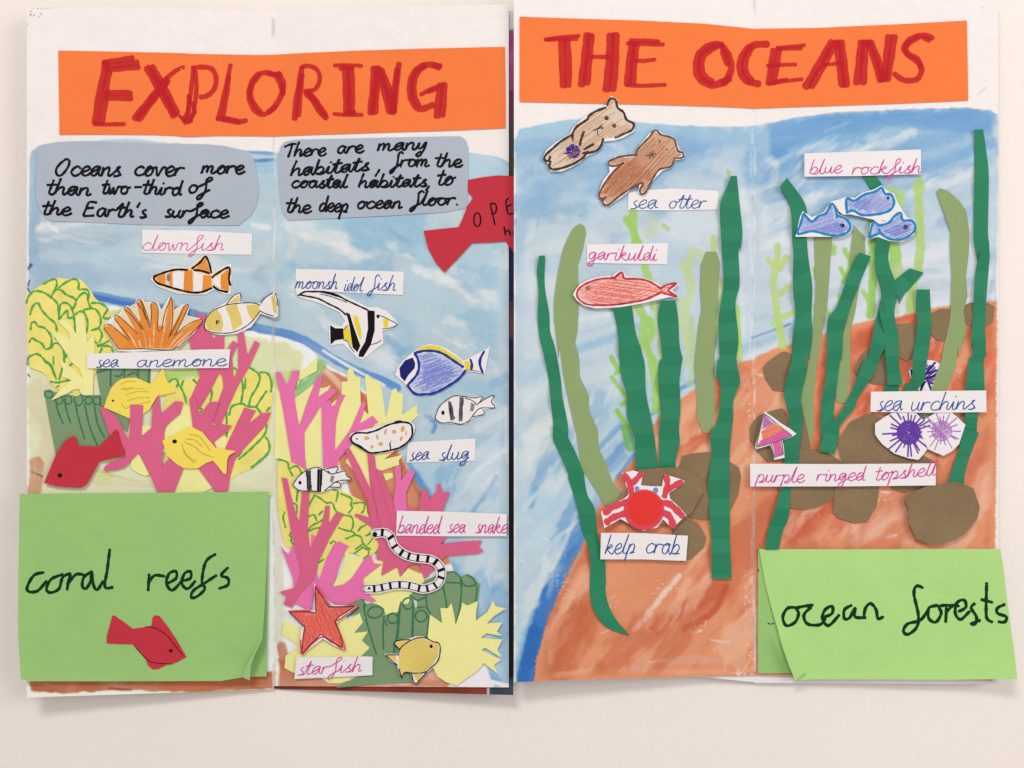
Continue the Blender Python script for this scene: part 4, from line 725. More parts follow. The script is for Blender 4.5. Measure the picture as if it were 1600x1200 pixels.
# clownfish
a1 = cut('clownfish', 'orange and white striped fish with black outline under the clownfish strip', 'paper fish', PP('AK', '165,640 220,590 300,555 420,515 550,518 640,450 700,410 745,385 775,410 830,560 980,485 1010,485 1012,700 1000,800 940,800 830,750 740,800 640,805 440,790 350,760 230,710'), .7, 'white', group='striped clownfish')
patch(a1, 'halo', [P('AK', '170,640 225,592 300,560 430,520 555,525 650,450 745,388 775,420 820,580 975,490 990,520 1000,785 940,790 820,720 740,795 640,798 440,782 230,705')], 'peach', off=.05, sm=1)
patch(a1, 'stripe', [P('AK', s) for s in ('215,620 320,570 325,705 260,680', '520,555 605,545 610,775 510,765', '715,600 800,600 805,730 705,765', '640,530 745,410 790,590 700,570', '900,600 980,530 985,765 900,740', '365,560 395,560 400,730 365,720')], 'tanger', off=.09)
patch(a1, 'white_band', [P('AK', s) for s in ('398,575 520,560 515,765 400,735', '620,560 735,600 712,755 612,770', '820,640 900,590 900,735 830,690')], 'white', off=.08)
ink(a1, 'outline', lens('AK', '555,545 430,542 300,575 205,620 240,680 340,715 460,750 600,780 700,775 805,735|600,530 680,470 740,405 780,480 800,575|620,545 700,555 780,580|810,625 850,590 985,520 985,640 1000,705|820,715 880,755 970,775'), 2.6, 'black', off=.12)
patch(a1, 'eye', [el('AK', 355, 625, 20, 42, 10)], 'grey', off=.12); ink(a1, 'pencil_stripe', hatch(P('AK', '520,555 605,545 610,775 510,765'), 95, 2.2) + hatch(P('AK', '900,600 980,530 985,765 900,740'), 92, 2.4), 1.2, 'tanger', off=.11)
a2 = cut('clownfish', 'yellow ochre and white striped fish with lifted tail crossing the page fold', 'paper fish', PP('B', '655,700 700,600 780,540 885,480 960,410 1030,368 1062,480 1240,490 1300,430 1385,368 1430,420 1430,625 1390,645 1245,600 1150,740 1000,810 830,825 690,790'), 1.9, 'white', curl=(1, -.1, 3.0), group='striped clownfish')
patch(a2, 'stripe', [P('B', s) for s in ('670,690 700,610 790,550 840,620 860,710 840,790 700,775', '880,530 1000,500 1040,620 1060,710 960,780 930,650', '1095,510 1230,505 1240,590 1160,680 1120,600', '905,500 1020,400 1040,470 960,490', '1355,430 1400,390 1420,600 1385,590')], 'amber', off=.05)
ink(a2, 'outline', lens('B', '890,510 770,560 700,620 665,700 680,770 780,800 930,800 1050,760 1160,680 1235,580|890,510 950,430 1030,385 1045,475|890,510 1040,490 1180,490 1245,515|1250,495 1290,440 1380,380|1400,385 1420,440 1420,520|1235,570 1300,600 1385,628'), 1.1, 'black')
patch(a2, 'eye', [el('B', 800, 690, 20, 25, 9)], 'black')
# sea anemone
an = cut('sea_anemone', 'orange sea anemone with ten pointed tentacles on white paper', 'sea anemone', PP('A', '940,745 960,700 1050,625 1110,600 1150,540 1190,515 1275,545 1280,460 1310,440 1350,450 1380,480') + PP('B', '30,475 100,480 140,472 180,485 215,560 250,500 295,430 335,425 350,560 430,505 500,500 515,520 480,620 600,645 650,668 560,800 480,880 380,975 50,990') + PP('A', '1250,1000 1100,990 1020,870'), 2.2, 'white')
tent = [('A', '950,745 1000,715 1120,800 1250,890 1260,965 1100,965'), ('A', '1060,650 1095,620 1200,700 1330,840 1360,960 1250,960 1180,850'), ('A', '1160,560 1195,535 1270,640 1370,790 1420,960 1340,960 1290,800'), ('A', '1290,490 1330,455 1370,540 1430,740 1450,960 1390,960 1340,700'),
    ('B', '110,500 150,485 175,560 175,770 160,960 90,960 110,700'), ('B', '300,450 335,445 330,600 300,830 240,960 180,960 250,700'), ('B', '450,520 500,512 450,620 350,830 270,960 210,960 320,760'), ('B', '590,665 640,675 560,780 350,960 240,960 400,790'), ('B', '20,560 60,760 90,960 20,960 -20,800 -20,700')]
patch(an, 'halo', [P('A', '960,745 1010,710 1100,630 1170,545 1290,485 1330,455') + P('B', '100,495 150,485 215,575 300,450 330,445 350,570 440,515 500,515 470,625 600,655 640,675 550,790 370,965 0,975') + P('A', '1100,975 1030,860')], 'peach', off=.02)
patch(an, 'base', [P('A', '1110,960 1250,880 1420,760 1500,720 1600,740 1700,820 1760,860 1700,965')], 'tanger', off=.04)
patch(an, 'tentacle', [P(v, s) for v, s in tent], 'tanger', off=.05)
ink(an, 'outline', [p + [p[0]] for p in (P(v, s)[:4] + P(v, s)[-1:] for v, s in tent)][:0] + lens('A', '1100,968 1020,850 950,745 1000,710 1110,790 1210,885|1230,880 1150,770 1060,650 1095,622 1200,710 1300,810|1350,770 1240,620 1160,555 1195,535 1280,640 1370,780|1430,740 1440,745|1390,660 1350,560 1290,480 1330,455 1380,560 1425,700') +
    lens('B', '100,730 110,620 108,500 150,487 180,560 175,760 210,780|215,770 250,600 300,470 320,430 335,560 320,760 290,850|310,830 400,640 450,525 500,512 460,610 350,835|360,820 480,720 600,665 640,680 540,800 370,960 200,975 0,965|0,460 50,620 95,740') + lens('A', '1333,965 1200,970 1100,968'), 1.1, 'brown', off=.1)
ink(an, 'pencil_stripe', hatch(P('B', '-60,780 300,780 420,800 380,955 -180,955'), 78, 2.6, short=.2), 1.3, 'coralor', off=.12)
ink(an, 'pencil_stripe', lens('B', '60,960 40,860 20,760|130,960 135,840 140,700|200,960 230,840 265,680|290,960 360,870 430,800|-40,960 -90,860 -130,800|0,950 -20,880|330,950 400,890 520,780|100,950 90,860'), 2.2, 'peach', off=.14, taper=.7)
# ------------------------------------------------------------------ page two: reef pieces
wf = [
 ('pale yellow forked coral sheet behind the left pink branches of the inner reef', 'E', '70,330 110,345 240,420 320,240 320,128 420,80 510,-20 500,130 300,240 270,420 460,270 540,310 600,300 650,275 620,330 555,430 545,1150 390,1155 240,1075 60,1045', .45),
 ('pale yellow coral block with square notched top behind the middle pink branches', 'E', '760,240 820,240 818,130 855,80 905,190 955,195 955,400 960,470 1010,560 1140,665 1010,760 740,930 720,1140 560,1140 560,560 690,440 755,385 760,300', .6),
 ('pale yellow fan coral reaching up behind the sea slug', 'E', '1000,180 1025,160 1085,230 1163,236 1200,480 1220,620 1280,330 1325,308 1345,358 1400,370 1390,585 1550,478 1540,560 1560,592 1450,690 1100,900 1000,1000 960,1250 800,1080 880,900 1100,700 1040,600', .5),
 ('pale yellow zigzag coral scrap just under the sea slug', 'E', '820,900 1000,880 1330,950 1200,1050 1410,1000 1355,1060 1360,1110 1180,1168 1115,1170 1060,1380 980,1240', .7)]
for lb, v, s, lf in wf: cut('fan_coral', lb, 'coral', P(v, s), lf, 'pale', group='pale yellow fan corals')
cut('fan_coral', 'small pale yellow coral scrap between the tall pink stems', 'coral', P('I', '1190,400 1290,392 1295,440 1220,475'), .5, 'pale', group='pale yellow fan corals')
lc = cut('leafy_coral', 'yellow leafy coral with green squiggles around the small striped fish', 'coral', P('I', '90,240 160,250 240,280 390,350 480,600 720,560 800,600 900,645 1010,700 1030,840 1100,900 1150,1100 1140,1200 1000,1280 900,1240 820,1220 700,1340 540,1510 500,1300 240,1160 180,1190 130,1000 90,700'), .8, 'wash', sm=1, group='yellow leafy corals')
ink(lc, 'scallop', lens('I', '95,250 190,280 210,350 250,425|215,350 280,320 320,350 340,400|300,580 290,690|240,700 290,730 290,820|165,800 150,860 175,960|470,620 540,660 600,705 660,705 700,790 780,830 860,850 880,930 855,1000|750,610 860,660 855,720 870,760 830,810|880,710 990,705 990,780 965,810|670,570 720,590 700,690|'
    '410,740 480,620|410,850 470,830 500,890|520,830 560,790|400,1010 440,950 530,900 600,860|420,1000 480,970 540,965|730,965 800,990 880,1010 890,1040 800,1080|900,1040 960,1060 985,1130 1060,1190|930,1000 960,960 1010,935|1030,1140 1080,1080|1010,1050 1060,1020|970,1140 900,1190|240,1000 215,1050 240,1060 230,1100 260,1140|640,1130 680,1100 700,1130') + lens('K', '970,230 1040,270 1030,320 990,350|890,300 970,240|510,400 570,360|1110,300 1140,260'), 2.9, 'leaf', wob=.2)
rp_ = 'pink branching corals'
cut('branch_coral', 'bright pink forked coral at the top left of the inner reef, next to the fold', 'coral', P('E', '68,145 120,138 190,282 245,130 322,122 275,300 270,430 315,705 420,400 520,165 560,178 512,402 620,330 648,293 708,350 540,500 370,770 375,1000 392,1160 235,1075 150,550'), 1.0, 'rose', group=rp_)
cut('branch_coral', 'bright pink coral with long right arm touching the sea slug', 'coral', P('E', '545,490 600,450 640,425 655,500 690,480 730,373 797,380 740,500 700,650 688,890 692,960 850,740 980,438 1018,470 945,682 1080,598 1138,660 1000,755 860,900 720,1060 715,1138 565,1138 550,600'), 1.15, 'rose', group=rp_)
pc = cut('branch_coral', 'big deep pink coral with tall stems behind the banded sea snake strip', 'coral', P('I', '790,150 845,140 950,330 1060,565 1025,190 1102,215 1115,345 1165,370 1230,540 1300,690 1325,420 1308,318 1375,318 1380,470 1450,368 1525,380 1430,600 1445,745 1560,790') +
    PP('J', '500,740 530,555 578,558 605,662 680,592 690,503 720,508 745,590 820,590 740,800 800,1050', 'L', '720,200 950,172 1155,162 1120,228 1172,268 1110,300 950,312 760,330 700,420 560,560 500,400 390,420 300,540 270,440 110,530 125,380 50,350 80,200 20,90', 'I', '1070,960 890,835 910,815 1060,862 1030,680 900,420'), 1.5, 'pink', group=rp_)
cut('branch_coral', 'deep pink stem leaning left under the sea slug, lying over the big coral', 'coral', P('I', '790,150 845,140 950,330 1060,565 1120,760 1130,960 1080,1000 1060,862 1030,680 900,420'), 1.85, 'pink', group=rp_)
cut('branch_coral', 'straight deep pink stem in the middle of the big coral, below the sea slug', 'coral', P('I', '1025,190 1102,215 1125,420 1170,560 1240,800 1290,1000 1180,1010 1110,700 1060,440'), 2.1, 'pink', group=rp_)
cut('branch_coral', 'deep pink forked stem nearest the blue water, left of the snake strip', 'coral', P('I', '1308,318 1375,318 1380,470 1450,368 1525,380 1430,600 1440,780 1320,800 1300,690 1325,480'), 1.8, 'rose', group=rp_)
yg = cut('fan_coral', 'pale yellow spiky coral under the sea snake body', 'coral', P('K', '800,270 890,345 975,312 1000,420 1090,330 1105,375 1195,372 1170,530 1340,435 1375,540 1450,450 1600,520 1620,590 1500,700 1460,800 1380,900 1210,940 1100,840 960,600 700,655 665,640 780,420'), .9, 'pale', group='pale yellow fan corals')
cut('branch_coral', 'thin pink scrap showing inside the loop of the sea snake', 'coral', P('L', '500,385 620,400 600,540 545,560'), 1.0, 'rose', group=rp_)
pd2 = cut('branch_coral', 'bright pink low coral with arms fanned over the starfish', 'coral', P('K', '122,222 205,312 250,205 300,350 400,480 440,200 445,95 500,130 490,400 515,595 600,350 680,200 730,170 832,222 800,270 760,360 665,645 780,620 860,560 1000,350 1065,312 1095,400 1180,410 985,560 990,680 1122,793 1080,800 960,770 800,835 700,830 620,780 480,640 440,900 270,815 250,560'), 1.35, 'rose', group=rp_)
pd1 = cut('branch_coral', 'deep pink coral with four straight stems at the left of the inner reef', 'coral', P('I', '133,440 190,450 250,700 315,912 345,590 422,590 405,980 430,1200 560,900 588,735 635,735 622,930 705,800 778,820 640,1060') + P('K', '510,400 480,560 330,720 240,862 155,828 180,745 112,700 280,650 330,480 240,120'), 1.7, 'pink', group=rp_)
yf = cut('fan_coral', 'pale yellow notched coral beneath the red starfish', 'coral', P('M', '160,192 210,210 340,300 500,200 800,150 818,210 945,118 982,215 890,325 1035,308 970,408 1050,470 1040,560 850,700 848,820 740,850 620,850 540,790 250,740 162,690 175,565 320,465 138,340'), .8, 'pale', group='pale yellow fan corals')
tc = cut('tube_coral', 'dull green finger tube coral low on the inner page, touching the starfish', 'coral', P('K', '780,830 850,755 960,760 1010,822 1080,815 1130,828 1200,872 1215,940 1290,910 1355,930 1378,840 1410,775 1445,760 1500,800 1525,870') + P('N', '470,60 560,60 615,138 590,390 640,600 560,740 460,850 420,842 150,855 0,862') + P('M', '1040,862 850,885 700,897 840,822 960,770 1080,740 1090,565 960,570 1052,480 970,405 1035,310 890,325 982,215 945,115 860,150'), 1.0, 'tube', group='green tube corals')
ink(tc, 'tube_line', lens('K', '790,820 850,765 960,770 1000,830 990,880|985,840 1030,1050 1120,1350|1200,950 1190,1100 1195,1300|1210,1000 1230,1050|1380,800 1350,930 1340,1100 1300,1320|1510,830 1500,950 1490,1180|820,960 940,860') + lens('N', '440,80 430,380|300,60 290,200 275,380|600,150 580,380|240,430 240,530'), 2.6, 'moss')
ink(tc, 'tube_mouth', [el('K', 1110, 910, 82, 58, 12, -.3), el('K', 1290, 975, 55, 52, 11), el('K', 1450, 820, 55, 58, 11), el('N', 520, 150, 60, 60, 11)], 2.6, 'moss', closed=True)
tc2 = cut('tube_coral', 'dull green finger tube coral below the curve of the sea snake', 'coral', P('L', '400,730 460,690 560,580 700,520 780,500 850,483 930,542 1000,513 1060,540 1132,622 1110,790 1095,1000 900,1050 730,1040 620,945 480,860 480,790'), 1.1, 'tube', group='green tube corals')
ink(tc2, 'tube_line', lens('L', '780,500 860,490 925,545 935,600 790,600|930,550 940,700 915,900 880,1030|745,620 780,800 785,870|1000,520 1060,560 1095,620|1105,640 1090,790|940,600 1000,640 1090,625|570,700 580,850 620,930|480,790 560,760|480,860 560,855|400,740 470,780'), 2.6, 'moss')
yfr = cut('fan_coral', 'large pale yellow fan coral with forked fingers in the bottom right corner of the reef', 'coral', P('N', '612,135 740,225 730,160 720,65 798,70 835,12 862,130 880,242 940,60 945,8 1000,42 1112,-5 1095,100 1090,198 1210,108 1270,-12 1297,50 1402,72 1280,150 1205,227 1367,215 1310,312 1362,358 1200,330 1140,377 1367,395 1315,500 1357,585 1190,483 1148,500 1250,560 1357,602 1280,660 1317,750 1170,640 1120,710 890,872 780,840 690,780 650,700 600,600 585,400'), 1.6, 'pale', curl=(1, -.3, 1.8), group='pale yellow fan corals')
pf = cut('round_yellow_fish', 'round yellow fish with black outline facing right, beside the yellow fan coral', 'paper fish', P('N', '135,545 200,540 272,545 290,500 238,440 280,400 400,382 460,362 530,358 620,398 722,430 717,570 640,690 580,740 500,820 465,860 432,838 412,745 350,738 315,800 290,740 272,665 190,610'), 2.6, 'white')
patch(pf, 'body_paint', [P('N', '285,560 300,480 400,400 520,375 610,410 705,440 700,570 620,680 560,730 350,735 318,780 285,660'), P('N', '250,440 285,405 390,395 300,490'), P('N', '160,560 255,558 275,640'), P('N', '425,750 550,745 480,830')], 'amber', off=.05)
ink(pf, 'outline', lens('N', '280,560 310,480 400,410 500,375 570,380 640,415 710,440 715,540 690,620 620,690 560,735 450,745 350,738 315,795|400,395 280,405 245,440 295,495|270,555 160,555 170,575 270,660|290,700 315,795|420,745 440,830 470,855 500,820 575,740'), 1.3, 'black'); patch(pf, 'eye', [el('N', 625, 466, 16, 20, 9)], 'black', off=.1)
# starfish
sf = cut('starfish', 'red pencilled five-armed starfish on white paper', 'starfish', P('M', '198,100 300,88 410,78 470,95 485,60 470,-190 500,-160 560,-60 640,35 780,38 922,44 850,120 735,190 705,235 750,380 795,500 700,470 562,388 450,470 338,558 328,430 335,300 372,255 290,190'), 3.0, 'cherry' and 'white', curl=(.5, -1, .6))
star = P('M', '215,108 440,108 490,120 482,-160 625,55 900,50 740,150 685,205 740,330 775,480 650,420 545,340 440,440 345,545 350,420 375,265')
patch(sf, 'body_paint', [star], 'redwash', off=.05)
ink(sf, 'pencil_shading', hatch(star, 70, 2.0, short=.12, curve=1.2) + hatch(star, 95, 3.2, short=.2), 1.5, 'redpen', off=.09)
ink(sf, 'outline', [star + [star[0]]], 1.6, 'maroon', smooth=False, off=.13); ink(sf, 'outline', lens('M', '640,50 760,60 925,45 730,190 700,220 790,500 560,370 350,550|490,-170 640,45|205,100 430,90|330,400 335,545'), 1.8, 'cherry', off=.12)
# striped fish
s1 = cut('striped_fish', 'white fish with three grey bands swimming below the blue tang', 'paper fish', P('F', '528,1020 545,960 600,870 700,800 800,785 920,797 1035,790 1030,835 1148,772 1140,840 1168,912 1050,935 1052,985 930,1022 850,1088 740,1080 590,1080'), .8, 'white', group='white fish with grey bands')
patch(s1, 'stripe', [P('F', s) for s in ('665,840 700,850 735,1030 720,1050 690,1045', '785,800 825,800 815,1050 780,1060', '905,860 950,880 930,950 895,950')], 'grey', off=.05)
ink(s1, 'pencil_stripe', hatch(P('F', '665,840 705,850 740,1030 690,1045'), 85, 1.5) + hatch(P('F', '785,800 830,800 820,1050 780,1060'), 90, 1.5), 1.0, 'black', off=.08, taper=.6)
ink(s1, 'outline', lens('F', '545,980 580,900 660,830 740,790 850,798 940,810 1025,798 1000,850 975,880|840,810 920,840 970,885|975,875 1060,820 1145,785 1120,850 1155,912 1060,915 990,925 920,1000|545,985 535,1020 590,1070 700,1068 800,1085 880,1055 910,1015|910,1010 1040,980 1030,930'), 1.1, 'fine', off=.1); patch(s1, 'eye', [el('F', 614, 966, 18, 24, 9)], 'black')
s2 = cut('striped_fish', 'small white fish with three grey bands over the leafy coral', 'paper fish', P('I', '243,515 290,440 390,370 500,325 560,340 640,335 722,330 720,372 808,362 812,410 868,465 752,492 748,545 650,555 540,600 450,580 330,590'), 2.6, 'white', group='white fish with grey bands')
patch(s2, 'stripe', [P('I', s) for s in ('388,375 435,365 448,570 400,575', '505,350 560,360 545,585 500,580', '650,420 685,425 665,500 635,480')], 'grey', off=.05)
ink(s2, 'pencil_stripe', hatch(P('I', '385,375 435,360 448,575 400,575'), 90, 1.4) + hatch(P('I', '505,350 562,360 545,590 500,580') , 92, 1.4), 1.1, 'black', off=.08)
ink(s2, 'outline', lens('I', '250,515 310,430 390,370 490,335 560,355 640,400 690,400|560,355 640,342 720,332 700,385|615,370 650,405 700,395 800,368|800,370 810,420 862,462 760,470 690,490 640,530 580,580|250,520 320,575 450,580 540,590|640,540 740,540 740,500 700,490'), 1.2, 'fine', off=.1); patch(s2, 'eye', [el('I', 325, 495, 17, 20, 9)], 'black')
# blue tang
bt = cut('blue_tang', 'blue shaded fish with navy outline and yellow back fin', 'paper fish', P('F', '112,570 150,480 200,420 300,335 400,268 480,250 560,262 640,290 740,350 825,425 880,400 1000,335 1105,275 1075,430 1050,570 940,540 870,535 760,640 640,710 500,780 420,798 330,785 245,690 190,640'), .8, 'white')
patch(bt, 'body_paint', [P('F', '350,360 480,330 600,365 700,420 830,515 780,600 640,690 500,760 340,760 270,680 350,580 370,450')], 'lilac', off=.04)
ink(bt, 'pencil_shading', hatch(P('F', '355,370 480,340 600,375 700,430 820,520 770,600 640,680 500,750 340,750 280,680 350,580 375,450'), -20, 1.7, short=.25, curve=1.5) + hatch(P('F', '400,500 600,430 760,520 700,600 500,700 350,700'), -35, 2.2, short=.2), 1.3, 'bluepen', off=.07)
patch(bt, 'face', [P('F', '160,500 220,420 300,390 325,450 320,500 250,580 215,640 170,590')], 'navyfill', off=.05); patch(bt, 'back_fin', [P('F', '320,330 400,275 480,262 570,275 700,345 815,430 830,465 700,400 600,340 480,312 330,345')], 'sun', off=.05); patch(bt, 'tail_band', [P('F', '835,430 885,425 905,520 850,520')], 'sun', off=.05)
ink(bt, 'outline', lens('F', '318,345 420,322 530,325 620,355 720,420 825,490|320,350 350,400 365,480 340,570 250,675|245,680 320,765 430,775 540,755 680,680 780,610 850,525'), 3.2, 'navy', off=.1); ink(bt, 'tail_stripe', lens('F', '900,410 915,460 910,515|1045,325 1005,400 1000,470 1030,550'), 4.4, 'navy', off=.1, taper=.5)
ink(bt, 'outline', lens('F', '860,520 960,530 1040,560'), .8, 'fine', off=.1)
# moonfish
mf = cut('moon_fish', 'white fish with long curved fin, two black bars and yellow patches', 'paper fish', P('G', '150,225 330,222 450,225 640,270 900,400 1000,400 1100,440 1215,565 1150,625 1050,645 1062,775 940,870 850,945 790,930 740,880 640,780 500,800 490,575 620,600 660,540 600,450 400,360 165,290'), .6, 'white')
patch(mf, 'yellow_patch', [P('G', '740,485 790,490 830,640 835,740 810,720 760,580'), P('G', '640,640 690,590 740,740 745,820 700,760 640,720'), P('G', '1055,520 1115,520 1110,610 1065,615')], 'sun', off=.05)
patch(mf, 'black_bar', [P('G', '670,450 710,470 750,600 820,800 790,870 740,820 720,680 700,560'), P('G', '892,430 970,440 970,640 930,790 850,920 800,915 810,860 870,760 900,620'), P('G', '505,585 560,620 640,620 650,730 560,745 510,790')], 'black', off=.06)
ink(mf, 'outline', lens('G', '170,280 240,240 330,238 450,240 560,265 660,320|190,270 260,285 380,310 500,370 600,420 670,480|660,320 780,375 900,430|330,235 440,245 600,290'), 2.0, 'black', off=.1)
ink(mf, 'outline', lens('G', '400,262 520,290 680,350|1000,480 1060,500 1140,540 1200,575 1140,615 1050,625|930,790 1000,770 1040,740|640,735 690,760 720,820 760,870|640,640 690,585'), 1.0, 'fine', off=.1); patch(mf, 'eye', [el('G', 1004, 495, 17, 20, 9)], 'black', off=.1)
# sea slug, sea snake
sl = cut('sea_slug', 'white sea slug with orange spots and thick black outline', 'sea slug', P('E', '838,830 850,780 950,755 1150,705 1300,650 1400,645 1480,660 1527,700 1510,790 1400,920 1320,960 1200,985 1060,1000 980,950 900,895'), 2.2, 'white', sm=1)
ink(sl, 'outline', lens('E', '1000,775 900,780 855,830 880,880 960,920 1010,960 1080,985 1250,960 1380,920 1480,830 1495,740 1470,680 1380,665 1250,690 1120,750 1010,780|1310,665 1360,655 1400,665|880,880 960,930 1000,950'), 2.2, 'black'); ink(sl, 'outline', lens('E', '1260,885 1270,945'), 1.6, 'black')
patch(sl, 'spot', [el('E', x, y, rx * 1.25, ry * 1.2, 7, a) for x, y, rx, ry, a in ((1395, 735, 18, 28, .3), (1305, 765, 20, 20, 0), (1215, 765, 10, 30, .2), (1130, 820, 12, 24, -.3), (1165, 890, 22, 20, 0), (1075, 920, 14, 18, .4), (1380, 835, 12, 24, .3), (1020, 830, 24, 18, 0), (1430, 780, 7, 24, 0), (1270, 870, 8, 14, 0))], 'spot'); patch(sl, 'eye', [el('E', 918, 838, 7, 14, 7, -.4)], 'black')
snk = smooth_line(P('L', '30,95 80,85 150,85 205,130 225,195 270,255 340,305 420,335 520,350 620,362 690,405 730,470 728,550 690,615 610,655 530,668 430,640 330,625 230,630 140,648 60,665 -20,665 -60,668'), step=4)
def offs(line, d):
    r = []
    for i, (x, y) in enumerate(line):
        a, b = line[max(0, i - 2)], line[min(len(line) - 1, i + 2)]; L = math.hypot(b[0] - a[0], b[1] - a[1]) or 1; r.append((x - (b[1] - a[1]) / L * d, y + (b[0] - a[0]) / L * d))
    return r
sn = cut('sea_snake', 'long black and white banded sea snake curled in an S', 'sea snake', offs(snk, 7.6) + [(snk[-1][0] - 5, snk[-1][1])] + offs(snk, -7.6)[::-1] + [(snk[0][0] - 5, snk[0][1])], 2.9, 'white', step=6.0)
ink(sn, 'outline', [offs(snk, 5.2) + [(snk[-1][0] - 3, snk[-1][1])] + offs(snk, -5.2)[::-1]], .9, 'fine', off=.1)
oa, ob_ = offs(snk, 5.0), offs(snk, -5.0)
for bi in range(3, len(snk) - 4, 3):
    ink(sn, 'band', [[oa[bi], ob_[bi]]], 4.4 if bi < 30 else 3.6, 'black' if bi < 60 else 'fine', off=.12)
patch(sn, 'snout', [el('L', 38, 100, 26, 28, 9)], 'black', off=.13); patch(sn, 'eye', [el('K', 1045, 662, 15, 15, 8)], 'black', off=.12)
# ------------------------------------------------------------------ kelp page: rocks
def rock(label, *a, lift=1.0, **k): return cut('paper_rock', label, 'paper rock', PP(*a), lift, 'rock', th=.6, group='brown cardboard rocks', **k)
RKS = dict(
 r2=rock('brown rock beside the dark kelp at the top left of the outer sea bed', 'V', '702,185 740,140 800,95 860,55 890,50 945,70 952,150 900,300 882,385 790,375 720,270', lift=.6),
 r3=rock('brown rock behind the pink and orange topshell', 'V', '598,690 620,640 660,590 760,548 860,522 900,560 925,650 905,900 870,960 742,968 650,870 600,790', lift=1.0),
 r4=rock('narrow brown rock right of the topshell kelp', 'V', '1000,600 1060,572 1100,610 1122,680 1105,840 1000,900', lift=.5),
 r5=rock('brown rock half hidden under the topshell strip, left', 'V', '960,880 1060,858 1160,870 1250,900 1350,960 1380,1000', 'Y', '1300,225 1290,320 1150,392 1050,407 900,392 860,200', lift=.9),
 r6=rock('brown rock hanging below the topshell strip, middle', 'ZZ', '30,150 380,150 392,240 370,380 290,510 200,522 60,480 12,430 20,250', lift=1.2),
 r10=rock('brown rock between two kelp fronds near the water line', 'T', '540,885 715,880 720,1173', 'W', '690,90 620,128 545,90', lift=.6),
 r11=rock('angular brown rock at the water line beside the olive kelp', 'T', '825,800 900,760 988,762 985,900 930,1032 870,1015 815,960', lift=.7),
 r12=rock('brown rock behind the far right kelp frond', 'T', '1095,740 1150,708 1300,710 1358,745 1340,870 1280,912 1165,912 1108,870', lift=.5),
 r13=rock('brown rock behind the leaning kelp in the middle', 'W', '178,205 240,80 330,0 440,50 470,250 450,320 420,332 340,322 200,252', lift=.5),
 r8=rock('brown rock under the right end of the topshell strip', 'W', '430,985 480,890 560,850 700,880 870,975', 'ZZ', '870,190 720,232 600,267 500,235', lift=.8),
 r7=rock('big brown rock left of the two purple urchins', 'W', '48,800 90,740 150,640 290,568 360,580 430,610 540,700 570,850 480,892 440,1000 90,1000 60,880', lift=1.3),
 c2=rock('large brown rock behind the kelp crab, right side', 'X', '1360,150 1389,60', 'Y', '40,-40 110,-60 250,-75 400,-10 505,55 522,130 500,280 430,425 240,492 120,480 60,440 0,400', lift=.9),
 c3=rock('brown rock beside the end of the kelp crab strip', 'X', '1340,560 1400,490 1480,480 1560,530 1620,640 1600,720 1500,815 1420,845 1340,780', lift=.8))
# light kelp
def okelp(label, *a, lift=.6, **k): return cut('olive_kelp', label, 'kelp', PP(*a), lift, 'olive', group='olive paper kelp', **k)
okelp('tall olive kelp left of the long red fish', 'R', '560,50 605,68 617,130 595,250 550,400 555,600 555,800 545,950 527,1040 550,1173', 'U', '545,0 562,130 565,260 640,410 645,550 715,700 725,860 790,990 820,1100', 'X', '800,80 850,200 920,270 820,390 770,375 720,280 600,90', 'U', '580,1060 540,750 480,500 430,260 395,0', 'R', '390,1173 350,850 348,700 375,500 400,370 430,250 470,160 510,90', lift=.6)
okelp('short olive kelp left of the tallest dark kelp', 'S', '230,283 320,285 347,370 335,560 332,690 315,870 320,1000 300,1173', 'V', '302,100 300,300 305,560 290,640 262,732 200,722 155,600 150,400 130,180', 'S', '145,1100 165,900 190,770 178,600 185,400', lift=.5)
okelp('olive kelp with its top under the left rockfish', 'S', '1130,120 1285,120 1258,500 1240,750 1200,950 1160,1173', 'V', '1175,0 1140,300 1125,450 1130,700 1105,850 1040,540 1012,440 1060,250 1095,100', 'S', '1095,1150 1110,1000 1130,830 1145,600', lift=.6)
okelp('pointed olive kelp between the rockfish', 'T', '180,62 275,160 277,300 240,500 190,800 150,950 148,1173', 'W', '150,0 155,250 115,480 40,475 25,300 30,180 70,50', 'T', '80,1050 150,700 150,330', lift=.7)
okelp('olive kelp bending over near the right edge', 'R8', '1053,600 1078,576 1130,595 1200,660 1240,720 1260,850 1255,980 1235,1150', 'T', '1145,250 1115,450 1130,650 1095,780 1120,930 1055,1173', 'W', '1050,0 1030,180 945,385 870,560 760,620 700,600 820,380 920,100', 'T', '915,1150 985,850 1000,500 985,250 990,100', 'R8', '1140,850 1110,760', lift=.9)
